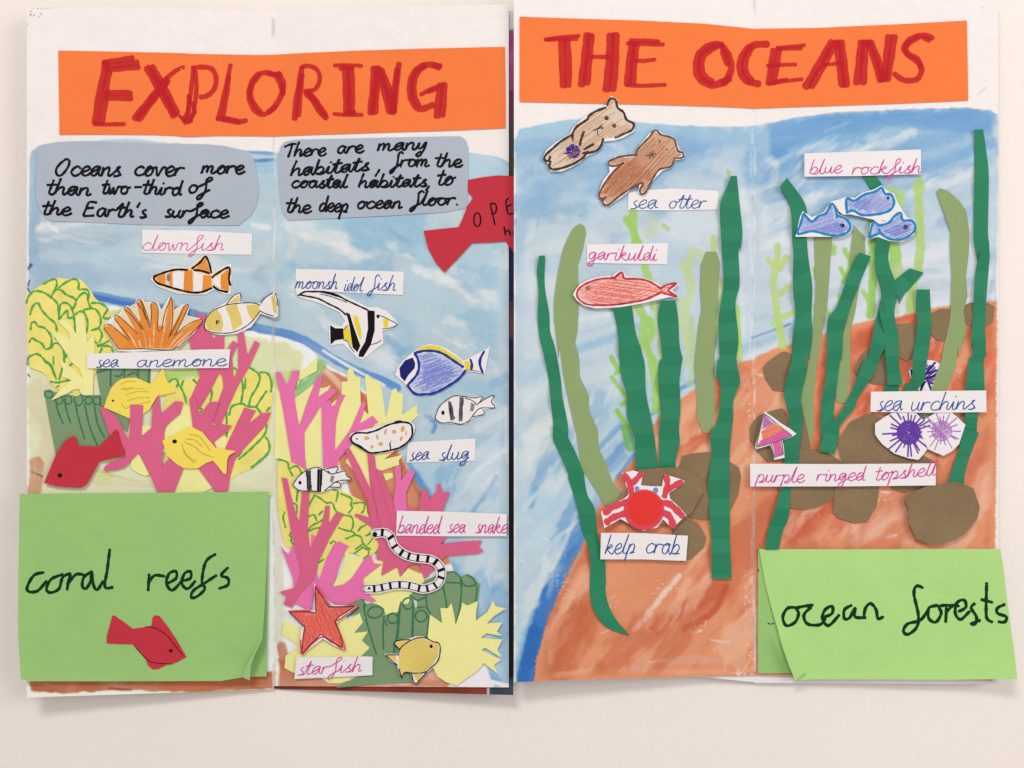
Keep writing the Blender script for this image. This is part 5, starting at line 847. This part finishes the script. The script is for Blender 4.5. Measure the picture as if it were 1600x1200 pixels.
# dark kelp: real accordion folds
def resamp(p, n):
    d = [0]
    for a, b in zip(p[:-1], p[1:]): d.append(d[-1] + math.hypot(b[0] - a[0], b[1] - a[1]))
    t = np.linspace(0, d[-1], n); return list(zip(np.interp(t, d, [q[0] for q in p]), np.interp(t, d, [q[1] for q in p]))), d[-1]
def kelp(label, left, right, lift=.7, amp=.75, gap=33, seed=1, th=.25):
    rs = random.Random(seed); Ln = max(resamp(left, 5)[1], resamp(right, 5)[1]); n = max(8, int(Ln / 6)); 
    ax, ay = left[-1][0] + right[-1][0] - left[0][0] - right[0][0], left[-1][1] + right[-1][1] - left[0][1] - right[0][1]; q_ = math.hypot(ax, ay); ax /= q_; ay /= q_
    def along(e):   # both edges sampled at the same stations so that every fold runs straight across
        e = smooth_line(e, step=5); s = np.maximum.accumulate([a * ax + b * ay for a, b in e]) + np.arange(len(e)) * 1e-4; t = np.linspace(s[0], s[-1], n)
        return list(zip(np.interp(t, s, [a for a, b in e]), np.interp(t, s, [b for a, b in e])))
    l, r = along(left), along(right)
    cr = [0.0]
    while cr[-1] < Ln: cr.append(cr[-1] + gap * rs.uniform(.75, 1.25))
    fr = sorted(set([i / (n - 1) for i in range(n)] + [c / Ln for c in cr if c < Ln])); V = []; F = []; sm_ = []
    Z = []; ph = rs.uniform(0, 6); rs2 = [1.0] * 40
    for f_ in fr:
        s = f_ * Ln; k = max(i for i, c in enumerate(cr) if c <= s + 1e-6); u = (s - cr[k]) / ((cr[k + 1] - cr[k]) if k + 1 < len(cr) else gap)
        z = (u if k % 2 else 1 - u) * amp * (2.7, 2.2, 2.5)[((k + 1) // 2 if k % 2 else k // 2) % 3]; Z.append(z * rs2[k % 40] + .15 + .25 * math.sin(s / 60 + ph))
    idx = [f_ * (n - 1) for f_ in fr]
    L2 = [(np.interp(i, range(n), [q[0] for q in l]), np.interp(i, range(n), [q[1] for q in l])) for i in idx]; R2 = [(np.interp(i, range(n), [q[0] for q in r]), np.interp(i, range(n), [q[1] for q in r])) for i in idx]
    for (a, b, z) in zip(L2, R2, Z):
        for (x, y), e in ((a, 0), (b, 0)): V.append(W3(x, y, ground(x, y) + lift + z))
    m = len(V); V += [(x, y, z - th * .001) for x, y, z in V]; K = len(fr)
    for i in range(K - 1):
        a = 2 * i; F += [(a, a + 2, a + 3, a + 1), (m + a, m + a + 1, m + a + 3, m + a + 2), (a, m + a, m + a + 2, a + 2), (a + 1, a + 3, m + a + 3, m + a + 1)]
    F += [(0, 1, m + 1, m), (m - 2, 2 * m - 2, 2 * m - 1, m - 1)]
    o = link('dark_kelp', V, F, M_['kelp']); meta(o, label, 'kelp', 'folded dark green kelp'); return o
kelp('thin dark green kelp curving down the left side to a pointed end', PP('R', '225,318 207,450 220,620 213,850 235,1040', 'U', '245,0 300,250 320,450 345,660 350,770'), PP('R', '277,315 272,560 310,800 318,950', 'U', '355,0 385,150 410,300 420,430 465,650 466,770'), .6, .7, 40, 3)
kelp('lower half of the thin dark kelp, curving to a pointed end', PP('U', '342,660 345,790 420,950 470,1080', 'X', '470,150 505,260 545,400 585,600 625,680 655,870', 'AA', '489,50 487,200 510,290 560,370 620,415 728,452'), PP('U', '462,740 470,770 540,910 590,1040', 'X', '595,50 610,200 635,300 690,400 720,640 775,830 780,950 785,1030', 'AA', '580,130 600,250 650,350 735,450'), .2, .6, 44, 4)
kelp('dark green kelp under the long red fish, left of the pair', PP('R', '835,740 880,950 890,1173', 'U', '890,0 905,230 955,400 960,600 1020,750 1030,1035'), PP('R', '1000,730 1030,950 1080,1100', 'U', '1060,0 1105,140 1115,380 1150,560 1175,680 1210,950 1210,1035'), .9, .75, 34, 5)
kelp('dark green kelp under the tail of the long red fish, right of the pair', PP('R', '1238,690 1213,850 1235,1000 1255,1173', 'U', '1265,0 1220,180 1225,400 1240,560 1225,750 1225,960 1212,1035'), PP('R', '1365,690 1388,870 1395,1050 1425,1173', 'U', '1420,0 1415,140 1395,300 1405,500 1390,700 1400,800 1365,950 1365,1035'), .5, .8, 36, 6)
kelp('tallest and widest dark green kelp, just left of the fold', PP('R7', '1368,500 1335,590 1300,680 1305,850 1310,940', 'S', '350,120 360,250 375,560 335,850 345,1173', 'V', '350,0 315,230 350,350 330,600 265,750 275,900 245,1173', 'Y', '245,200 260,450 275,680 280,985'),
    PP('R7', '1405,498 1425,700 1440,850 1428,960', 'S', '528,120 500,250 510,550 475,720 500,1000 480,1173', 'V', '480,0 490,160 515,300 460,450 455,620 430,850 425,1173', 'Y', '425,150 430,450 430,650 445,983'), 1.15, .85, 34, 7)
kelp('dark green kelp right of the fold, with the left rockfish on it', PP('R8', '75,570 140,700 150,880 160,980', 'S', '960,300 955,570 975,800 950,1000 945,1173', 'V', '950,0 950,100 890,330 880,420 925,600 880,800 875,985', 'Y', '850,220 800,430 750,560 722,740'),
    PP('R8', '118,510 235,680 245,840', 'S', '1070,170 1085,350 1115,560 1110,800 1115,1000 1090,1173', 'V', '1090,0 1060,250 1020,450 1040,600 1010,850 1000,985', 'Y', '940,225 920,460 870,590 835,740'), 1.15, .85, 33, 8)
kelp('leaning dark kelp whose square top stands clear between the rockfish', PP('T', '232,290 150,430 50,720 -20,820', 'S', '1240,900 1240,1173', 'V', '1220,0 1230,230 1190,500 1190,800'), PP('T', '325,323 190,650 90,950', 'S', '1370,1000 1360,1173', 'V', '1360,50 1330,250 1300,500 1290,700'), 1.05, .85, 33, 9)
kelp('long dark kelp slanting down left across the rocks', PP('T', '400,690 360,880 300,1173', 'W', '310,0 235,200 130,450 40,600', 'V', '1230,690 1170,880'), PP('T', '440,740 442,1060', 'W', '440,20 400,100 340,250 220,430 190,520 70,660', 'V', '1340,740 1302,907'), 1.2, .8, 36, 10)
kelp('dark kelp hanging from behind the right rockfish', PP('T', '365,150 360,400 410,620 395,780 440,1000 440,1173', 'W', '440,0 450,150 465,330'), PP('T', '497,150 470,350 530,540 540,650 520,800 555,1000 555,1173', 'W', '555,0 560,150 590,325'), 1.5, .8, 36, 11)
kelp('short slanting top of dark kelp under the blue rockfish strip', PP('AL', '850,350 940,520 990,600'), PP('AL', '975,345 1060,460 1100,560'), .4, .4, 30, 12)
kelp('folded-back end of dark kelp just above the sea urchins strip', PP('W', '440,320 428,395'), PP('W', '560,325 558,395'), .3, .4, 20, 13)
kelp('side branch of dark kelp pointing up right below the right rockfish', PP('T', '650,423 525,522 530,560 538,640'), PP('T', '765,458 650,590 600,640 560,720'), .5, .5, 30, 14)
kelp('short straight dark kelp above the sea urchins strip', PP('T', '705,598 700,750 710,900 690,1050 670,1173', 'W', '675,0 670,200 665,300'), PP('T', '815,598 825,800 830,880 800,1173', 'W', '795,0 790,150 768,300'), .9, .8, 36, 15)
kelp('curled foot of dark kelp touching the dark violet urchin', PP('W', '665,300 620,320 580,390'), PP('W', '768,300 740,330 700,390'), .7, .4, 20, 16)
kelp('upper piece of the far right dark kelp', PP('R8', '1290,210 1290,500 1285,860', 'T', '1185,200 1210,350 1212,370'), PP('R8', '1345,208 1365,350 1380,500 1375,860', 'T', '1310,200 1312,300'), .5, .6, 40, 17)
kelp('middle piece of the far right dark kelp', PP('T', '1240,285 1200,420 1185,600 1175,800 1160,1050 1165,1075'), PP('T', '1317,295 1300,500 1285,700 1275,900 1285,1050'), .9, .8, 36, 18)
kelp('lower piece of the far right dark kelp, running under the urchins strip', PP('T', '1175,1050 1170,1173', 'W', '1170,0 1130,200 1115,380 1110,560 1095,700'), PP('T', '1280,1045 1290,1173', 'W', '1290,0 1265,150 1270,370 1220,560 1205,720'), .8, .8, 36, 19)
kelp('foot of the far right dark kelp ending under the largest rock', PP('W', '1095,700 1060,850 970,1130', 'ZZ', '965,190'), PP('W', '1225,720 1150,920 1110,1050', 'ZZ', '1100,200'), .9, .6, 36, 20)
# rocks lying over kelp ends
rock('largest brown rock at the bottom right of the kelp forest', 'ZZ', '600,320 650,270 780,215 960,185 1020,172 1060,178 1180,230 1200,290 1232,380 1210,480 1120,600 1040,655 960,680 820,697 700,650 640,520 635,400', lift=3.5, curl=(-.4, 1, .8))
rock('brown rock directly behind the kelp crab', 'X', '950,240 1050,75 1200,60 1400,55 1470,90 1560,150 1592,260 1500,430 1440,480 1300,520 1050,560 900,490 840,470', lift=3.4)
# ------------------------------------------------------------------ kelp crab
cb = cut('kelp_crab', 'red marker crab with raised claws on white paper', 'crab', P('X', '912,103 1010,80 1097,105 1085,150 1073,203 1160,212 1250,212 1258,160 1272,113 1350,135 1435,163 1435,185 1310,270 1318,315 1400,390 1452,452 1340,560 1300,530 1260,488 1210,555 1100,582 1040,560 905,484 770,560 755,490 742,425 800,395 880,345 940,310 972,280 950,200'), 4.5, 'white')
for s in ('935,115 975,180 1000,290|1075,110 1040,150 1000,190', '1285,130 1295,200 1270,300|1415,175 1350,210 1300,240'): ink(cb, 'claw', lens('X', s), 9.5, 'cherry', off=.09)
for s in ('775,435 850,380 960,345', '785,515 850,470 970,430', '1240,350 1320,365 1420,460', '1230,420 1310,460 1345,545'): ink(cb, 'leg', lens('X', s), 10.5, 'cherry', off=.09)
patch(cb, 'shell_rim', [ell(*P('X', '1100,408')[0], 32, 32, 22)], 'cherry', off=.12); patch(cb, 'shell', [ell(*P('X', '1105,395')[0], 26.5, 27, 22)], 'scarlet', off=.16)
ink(cb, 'pencil_shading', hatch(ell(*P('X', '1105,395')[0], 26, 27, 18), -50, 4, short=.3), 1.0, 'cherry', off=.2); patch(cb, 'eye', [el('X', 1042, 232, 20, 22, 10), el('X', 1198, 246, 22, 26, 10)], 'eyeblue', off=.2)
# topshell
ts = cut('topshell', 'arrow-shaped pink, orange and violet topshell on white paper', 'topshell', P('V', '715,545 780,590 860,650 930,692 985,735 940,765 870,790 880,860 885,935 800,952 785,880 765,830 650,862 638,845 680,700'), 3.9, 'white')
patch(ts, 'violet_band', [P('V', '715,570 790,650 700,690')], 'orchid', off=.05); patch(ts, 'orange_band', [P('V', '690,715 790,640 880,705 700,790')], 'coralor', off=.05); patch(ts, 'pink_band', [P('V', '685,790 880,705 940,750 860,790 655,840'), P('V', '785,800 850,795 875,905 805,925')], 'magenta', off=.05)
ink(ts, 'pencil_shading', hatch(P('V', '715,570 940,750 655,840'), -20, 4.5, short=.3), 1.0, 'magenta', off=.08)
ink(ts, 'outline', lens('V', '715,565 680,700 650,845|715,565 830,660 945,750|650,845 760,820 860,785 945,755|775,815 800,930|860,790 875,905 805,930'), 1.7, 'grey', smooth=False, off=.12)
# urchins
def spikes(cx, cy, n, r0, r1, jit, seed):
    rs = random.Random(seed); out = []
    for i in range(n):
        a = 2 * math.pi * (i + rs.uniform(-jit, jit)) / n; rr = rs.uniform(r0, r1); b = rs.uniform(.05, .6) * rr; out.append([(cx + math.cos(a) * b, cy + math.sin(a) * b), (cx + math.cos(a) * rr, cy + math.sin(a) * rr)])
    return out
ua = cut('sea_urchin', 'violet pen sea urchin on rounded white paper, left under the urchins strip', 'sea urchin', P('W', '358,650 430,600 500,560 620,550 700,562 762,622 752,750 795,860 760,910 720,952 640,940 520,900 420,822 385,780 360,740'), 3.1, 'white', group='purple sea urchins')
(ux, uy), = P('W', '640,725'); ink(ua, 'body', [ell(ux, uy, r, r, 12) for r in (2, 4, 6, 8, 10, 12, 14, 16, 18)], 2.2, 'purple', closed=True, off=.07, wob=.3); ink(ua, 'spine', spikes(ux, uy, 26, 24, 42, .4, 3), 2.4, 'purple', off=.12)
ub = cut('sea_urchin', 'pale orchid sea urchin on white paper, right under the urchins strip', 'sea urchin', P('W', '752,625 820,585 880,550 1000,558 1060,610 1112,660 1085,740 1060,820 1000,880 930,918 860,890 800,862 752,760'), 3.3, 'white', group='purple sea urchins')
(vx, vy), = P('W', '915,710'); ink(ub, 'body', [ell(vx, vy, r, r, 12) for r in (2, 4.5, 7, 9.5, 12, 15)], 1.8, 'orchid', closed=True, off=.07, wob=.3); ink(ub, 'spine', spikes(vx, vy, 19, 20, 33, .4, 5), 1.8, 'orchid', off=.12)
uc = cut('sea_urchin', 'dark violet urchin partly hidden behind kelp above the urchins strip', 'sea urchin', P('W', '640,215 655,190 700,150 795,118 860,128 942,180 920,290 842,375 740,385 700,350 655,270'), .55, 'white', group='purple sea urchins')
ink(uc, 'spine', lens('W', '740,370 775,250 860,140|775,240 930,190|770,280 905,235|790,290 870,330|790,270 825,365|775,300 740,375|660,200 670,280'), 3.0, 'navyfill', off=.1); ink(uc, 'body', hatch(P('W', '790,160 860,170 880,260 820,320 780,300'), -40, 2.5), 2.2, 'purple')
# garibaldi
gf = cut('red_outline_fish', 'long red pencilled fish with crimson outline under its pink name strip', 'paper fish', P('R', '508,640 530,600 560,560 630,520 700,498 840,480 880,450 922,443 955,490 1100,505 1180,530 1245,568 1370,536 1388,555 1335,605 1387,655 1375,670 1310,662 1100,712 900,747 700,757 600,735 540,690'), 3.1, 'white')
gb = P('R', '545,640 570,580 640,535 740,510 860,500 915,460 945,505 1100,520 1240,585 1370,548 1310,605 1375,660 1240,630 1100,690 900,725 720,725 600,700')
patch(gf, 'body_paint', [gb], 'rosewash', off=.05); ink(gf, 'pencil_shading', hatch(gb, 8, 2.4, short=.3, curve=1.5) + hatch(gb, -25, 4.5, short=.3), 1.5, 'redpen', off=.08)
ink(gf, 'outline', [P('R', s) for s in ('865,505 740,510 640,540 565,585 540,640 570,690 640,725 780,730 900,720 1000,705 1120,680 1240,625', '830,490 850,500 915,455 940,508 1040,510 1140,530 1240,590', '1240,590 1290,560 1370,548 1305,600 1315,620 1375,658 1300,640 1240,620')], 2.4, 'redline', off=.12)
ink(gf, 'outline', lens('R', '950,505 1040,508 1150,535 1235,580|880,728 1000,700|860,500 910,460'), 1.0, 'maroon', off=.16); patch(gf, 'eye', [el('R', 632, 588, 24, 17, 9)], 'grey', off=.12)
# otters
o1 = cut('sea_otter', 'pale brown otter with thick outline holding a purple urchin on its belly', 'otter', P('Q', '93,570 125,505 200,440 320,368 350,310 410,255 465,210 540,165 620,128 640,75 668,52 720,85 732,140 790,190 810,240 870,290 858,350 760,405 690,425 605,432 585,490 525,532 470,552 400,612 330,650 250,682 160,682 133,610'), 1.6, 'white', curl=(-1, .5, .5), group='sea otters')
ob = P('Q', '110,565 150,510 330,385 360,300 470,235 620,150 665,80 700,100 715,150 780,230 855,290 840,340 700,400 600,410 560,490 470,520 400,590 250,660 150,650 170,590')
patch(o1, 'body_paint', [ob], 'tanwash', off=.05); ink(o1, 'pencil_shading', hatch(ob, -35, 2.6, short=.25, curve=1), 1.6, 'tan', off=.08)
ink(o1, 'outline', lens('Q', '632,130 660,75 705,90 720,150 770,190 795,250 855,285 840,335 800,355 700,400|620,150 540,180 480,220 465,250 380,310 345,370 350,430|340,375 250,430 180,490 120,545 110,580 140,595 160,560|600,410 580,470 540,510 460,535 430,570 350,620 250,655 180,665 150,640 160,600 140,590|440,350 420,400 405,465|440,495 520,455|430,530 480,520'), 3.0, 'dkbrown', off=.12)
patch(o1, 'eye', [el('Q', 627, 235, 20, 19, 10), el('Q', 692, 300, 18, 19, 10)], 'black', off=.12); ink(o1, 'nose', lens('Q', '515,340 550,330 590,295|540,330 600,315 585,330|555,335 550,365 565,388'), 1.1, 'black', off=.14)
(wx, wy), = P('Q', '350,515'); patch(o1, 'urchin_drawing', [ell(wx, wy, 11, 11, 14)], 'purple', off=.12); ink(o1, 'urchin_spine', spikes(wx, wy, 13, 10, 15, .4, 9), 1.7, 'navyfill', off=.16)
o2 = cut('sea_otter', 'darker brown otter lying back, its foot over the sea otter strip', 'otter', P('Q', '552,890 575,820 600,755 655,685 640,600 700,560 780,545 865,540 880,490 930,430 985,365 1020,335 1070,338 1090,365 1180,388 1215,440 1235,495 1282,540 1272,577 1200,588 1165,650 1100,672 1040,730 990,790 960,860 925,882 892,860 900,795 850,820 750,900 680,945 625,977 590,945 592,915 560,905'), 1.9, 'white', group='sea otters')
oc = P('Q', '565,890 610,780 690,680 770,620 650,625 700,570 860,560 890,500 990,400 1020,350 1060,360 1090,385 1180,410 1210,500 1260,545 1200,570 1140,650 1050,670 990,780 940,860 905,850 930,770 800,850 640,960 600,920')
patch(o2, 'body_paint', [oc], 'umberwash', off=.05); body = P('Q', '570,890 610,780 690,680 870,560 1020,640 1000,760 930,770 800,850 640,950'); ink(o2, 'pencil_shading', hatch(oc, -48, 2.8, short=.25, curve=1) + hatch(body, -42, 1.9, short=.2, curve=1.2), 1.5, 'umber', off=.08)
ink(o2, 'outline', lens('Q', '870,545 890,495 940,440 990,390 1020,345 1055,345 1080,375 1180,405 1210,470 1225,510 1265,530 1262,565 1195,572|1195,575 1160,640 1070,665 1020,730 990,790 950,860 920,870 905,840 930,775 820,830 720,900 640,962 600,945 600,915 620,895|595,910 565,895 575,850 620,770 690,680 770,610|770,615 700,635 650,630 650,600 720,565 800,550 880,545'), 2.3, 'brown', off=.12)
patch(o2, 'eye', [el('Q', 1070, 430, 10, 14, 8), el('Q', 1130, 500, 11, 11, 8)], 'grey', off=.13); ink(o2, 'nose', lens('Q', '960,550 1040,535|1020,510 985,575|990,525 1025,565'), 2.2, 'grey', off=.13)
# rockfish
def rockfish(label, paper_, body_, outl, fin, eye, lift, ang):
    o = cut('rockfish', label, 'paper fish', P('AL', paper_), lift, 'white', group='three blue rockfish'); b = P('AL', body_)
    patch(o, 'body_paint', [b], 'lilac', off=.05); ink(o, 'pencil_shading', hatch(b, ang, 2.0, short=.2) + hatch(P('AL', fin), ang, 1.5, short=.1), 1.4, 'violet', off=.08); ink(o, 'outline', lens('AL', outl), 4.0, 'teal', off=.13); patch(o, 'eye', [el('AL', *eye, 10)], 'black', off=.15)
rockfish('blue rockfish at the upper right of the trio', '560,625 680,585 770,595 850,540 970,505 1050,462 1110,520 1180,550 1215,640 1310,790 1275,835 1000,830 830,790 720,765 650,770 600,730', '680,600 740,620 860,560 980,530 1050,500 1090,560 1150,565 1180,640 1130,730 980,765 850,765 740,720 680,740',
    '690,750 685,605 770,625 860,565 980,530 1050,490 1085,550 1150,560 1180,630 1160,700 1090,745 960,770 840,770 750,725 690,750', '740,660 900,590 960,600 900,730 780,720', (1118, 598, 14, 14), 3.3, -42)
rockfish('blue rockfish at the left of the trio', '152,1000 175,900 200,790 228,732 325,795 450,740 520,635 562,620 600,760 690,800 748,905 720,960 650,990 500,1000', '190,960 235,770 320,835 460,760 530,660 580,780 680,820 725,900 650,970 480,975 320,945',
    '240,755 320,840 400,780 470,755 530,655 575,720 585,800|595,780 680,815 725,890 690,955 600,985 480,975 330,940 180,968 205,870 235,765', '340,930 600,850 700,900 640,960 480,965', (640, 880, 26, 20), 3.5, -18)
rockfish('blue rockfish at the lower right of the trio', '905,1030 918,940 935,860 985,822 1080,840 1150,800 1230,732 1275,790 1380,815 1422,900 1385,980 1250,1050 1130,1046 1010,1000', '930,1000 970,850 1030,880 1140,850 1240,760 1270,820 1390,840 1390,930 1250,1030 1100,1010 1020,950',
    '920,1010 945,900 975,845 1030,880 1130,850 1180,790 1250,750 1270,825 1360,830 1400,880 1390,940 1320,1000 1230,1030 1130,1020 1050,970 1020,920|1030,960 920,1010', '1060,950 1200,880 1380,860 1330,950 1180,1000', (1300, 900, 26, 28), 3.7, -22)
# ------------------------------------------------------------------ green lift-up cards
def card(name, label, pts, lift, m, curls, child=None, step=7.0, parent=None, cat='card', group=None):
    def extra(x, y): return sum(a * max(0.0, (x * nx + y * ny - d) / L) ** p for nx, ny, d, L, a, p in curls)
    def zf(x, y): return ground(x, y) + lift + extra(x, y)
    v, t = tri_fill(dens(pts, 7), step); o = solid(name, v, t, zf, .22, M_[m], parent)
    if parent is None: meta(o, label, cat, group)
    ZF[o.name] = zf; return o
under1 = card('green_card', 'lower green card sheet showing at the right edge under the coral reefs card', P('O', '45,112 1335,100 1330,600 1322,1057 600,1068 95,1072'), 2.8, 'greenShaded', [], group='green title cards')
c_1 = card('green_card', 'green card with coral reefs written in dark green and one corner curling up', P('O', '36,105 700,100 1335,94 1325,400 1312,700 1300,860 1270,930 1245,1000 1200,1060 1085,1080 600,1082 85,1082 42,1070 28,850 28,600'), 3.3, 'greenShaded',
    [(.92, .39, 0.92 * 360 + .39 * 960, 60, 7.0, 2), (-1, 0, -60, 30, 1.6, 2), (0, 1, 1020, 45, 1.2, 2)], group='green title cards')
cor = P('O', '1312,860 1298,870 1268,935 1240,1005 1232,1076 1194,1060 1210,1010 1250,940')
fc = card('curled_corner', None, P('O', '1300,862 1262,940 1240,1000 1234,1077 1192,1058 1215,1005 1255,930'), 12.0, 'greenShaded', [(-1, 0, -400, 30, -1.5, 1)], parent=c_1); fc['label'] = 'lighter folded-up corner tip'
ink(c_1, 'letter', lens('O', '160,515 110,530 75,590 85,615 130,610 175,560'), 5.0, 'dkgreen'); 
for s in ('260,525 200,550 175,600 195,620 240,600 260,540 300,520', '300,525 290,560 283,605|290,570 330,525 380,530', '410,510 370,540 362,585 380,600 405,560 410,510 420,580 440,605 470,560', '505,395 492,500 480,590 520,592',
          '710,525 708,560 705,608|712,560 740,530 790,535', '810,570 850,545 850,510 815,520 800,570 830,608 880,560', '880,560 925,545 925,510 895,520 880,570 910,600 950,560', '1055,420 1005,460 985,560 1000,600 960,640 930,645 940,610 1000,570 1060,530', '1120,490 1085,530 1120,545 1120,580 1075,598'):
    ink(c_1, 'letter', lens('O', s), 4.8, 'dkgreen')
rf2 = cut('red_fish', 'small red fish with inked fin lines glued on the coral reefs card', 'paper fish', P('O', '490,885 488,850 505,790 518,740 528,738 575,770 625,808 680,800 722,792 728,750 742,737 765,742 810,800 850,860 905,955 850,985 800,997 760,1018 728,1020 705,1000 690,965 630,890 550,888'), .35, 'red', base=ZF[c_1.name], group='red card fish')
ink(rf2, 'fin_line', lens('O', '630,892 690,960 740,985 830,992|690,798 735,803 800,840 840,890 885,945'), .9, 'black'); patch(rf2, 'eye', [el('O', 823, 923, 10, 9, 9)], 'black')
under2 = card('green_card', 'lower green card sheet showing at the left under the ocean forests card', P('Pp', '90,66 1300,70 1300,760 600,765 270,770 88,772'), 1.2, 'greenShaded', [], group='green title cards')
ink(under2, 'letter', lens('Pp', '145,485 160,492 180,486|92,180 90,195'), 1.6, 'dkgreen')
c_2 = card('green_card', 'green card with ocean forests written in dark green, its lower left corner folded over', P('Pp', '95,65 600,66 1100,64 1465,64 1480,150 1500,330 1540,620 1562,803 1200,808 800,806 360,806 300,812 250,680 200,520 160,380 125,240'), 1.9, 'greenR',
    [(-.87, .5, -.87 * 1262 + .5 * 1020, 60, 5.0, 2), (.8, .6, .8 * 1500 + .6 * 1000, 70, 3.0, 2), (0, 1, 1020, 60, 2.0, 2)], group='green title cards')
fc2 = card('folded_corner', None, P('Pp', '205,540 245,600 300,680 360,752 362,760 300,812 262,720 230,630'), 8.5, 'greenR', [(1, 0, 1240, 20, -1.5, 1)], parent=c_2); fc2['label'] = 'triangular corner folded back over the card'
for s in ('320,400 260,400 230,450 250,500 300,480 320,430 310,400 400,383', '390,395 350,440 370,490 440,495 470,460', '470,450 510,430 510,390 470,410 455,460 490,500 550,440', '620,385 580,410 580,460 610,455 640,400 640,450 700,455', '690,455 700,400 730,375 760,410 770,460 800,450',
          '1025,285 990,275 975,320 1000,440 990,510 940,550 915,530 940,490 1010,470 1050,420', '1110,385 1060,400 1060,460 1100,480 1130,430 1120,390 1190,385', '1160,400 1155,480|1160,420 1200,385 1230,390', '1230,420 1270,395 1260,355 1220,370 1210,430 1240,465 1290,420', '1320,375 1300,400 1330,450 1325,490 1300,490 1350,470',
          '1388,258 1385,400 1390,460 1420,480|1358,352 1420,368', '1490,380 1450,400 1450,430 1500,450 1490,480 1455,478'):
    ink(c_2, 'letter', lens('Pp', s), 5.0, 'dkgreen', off=.14)
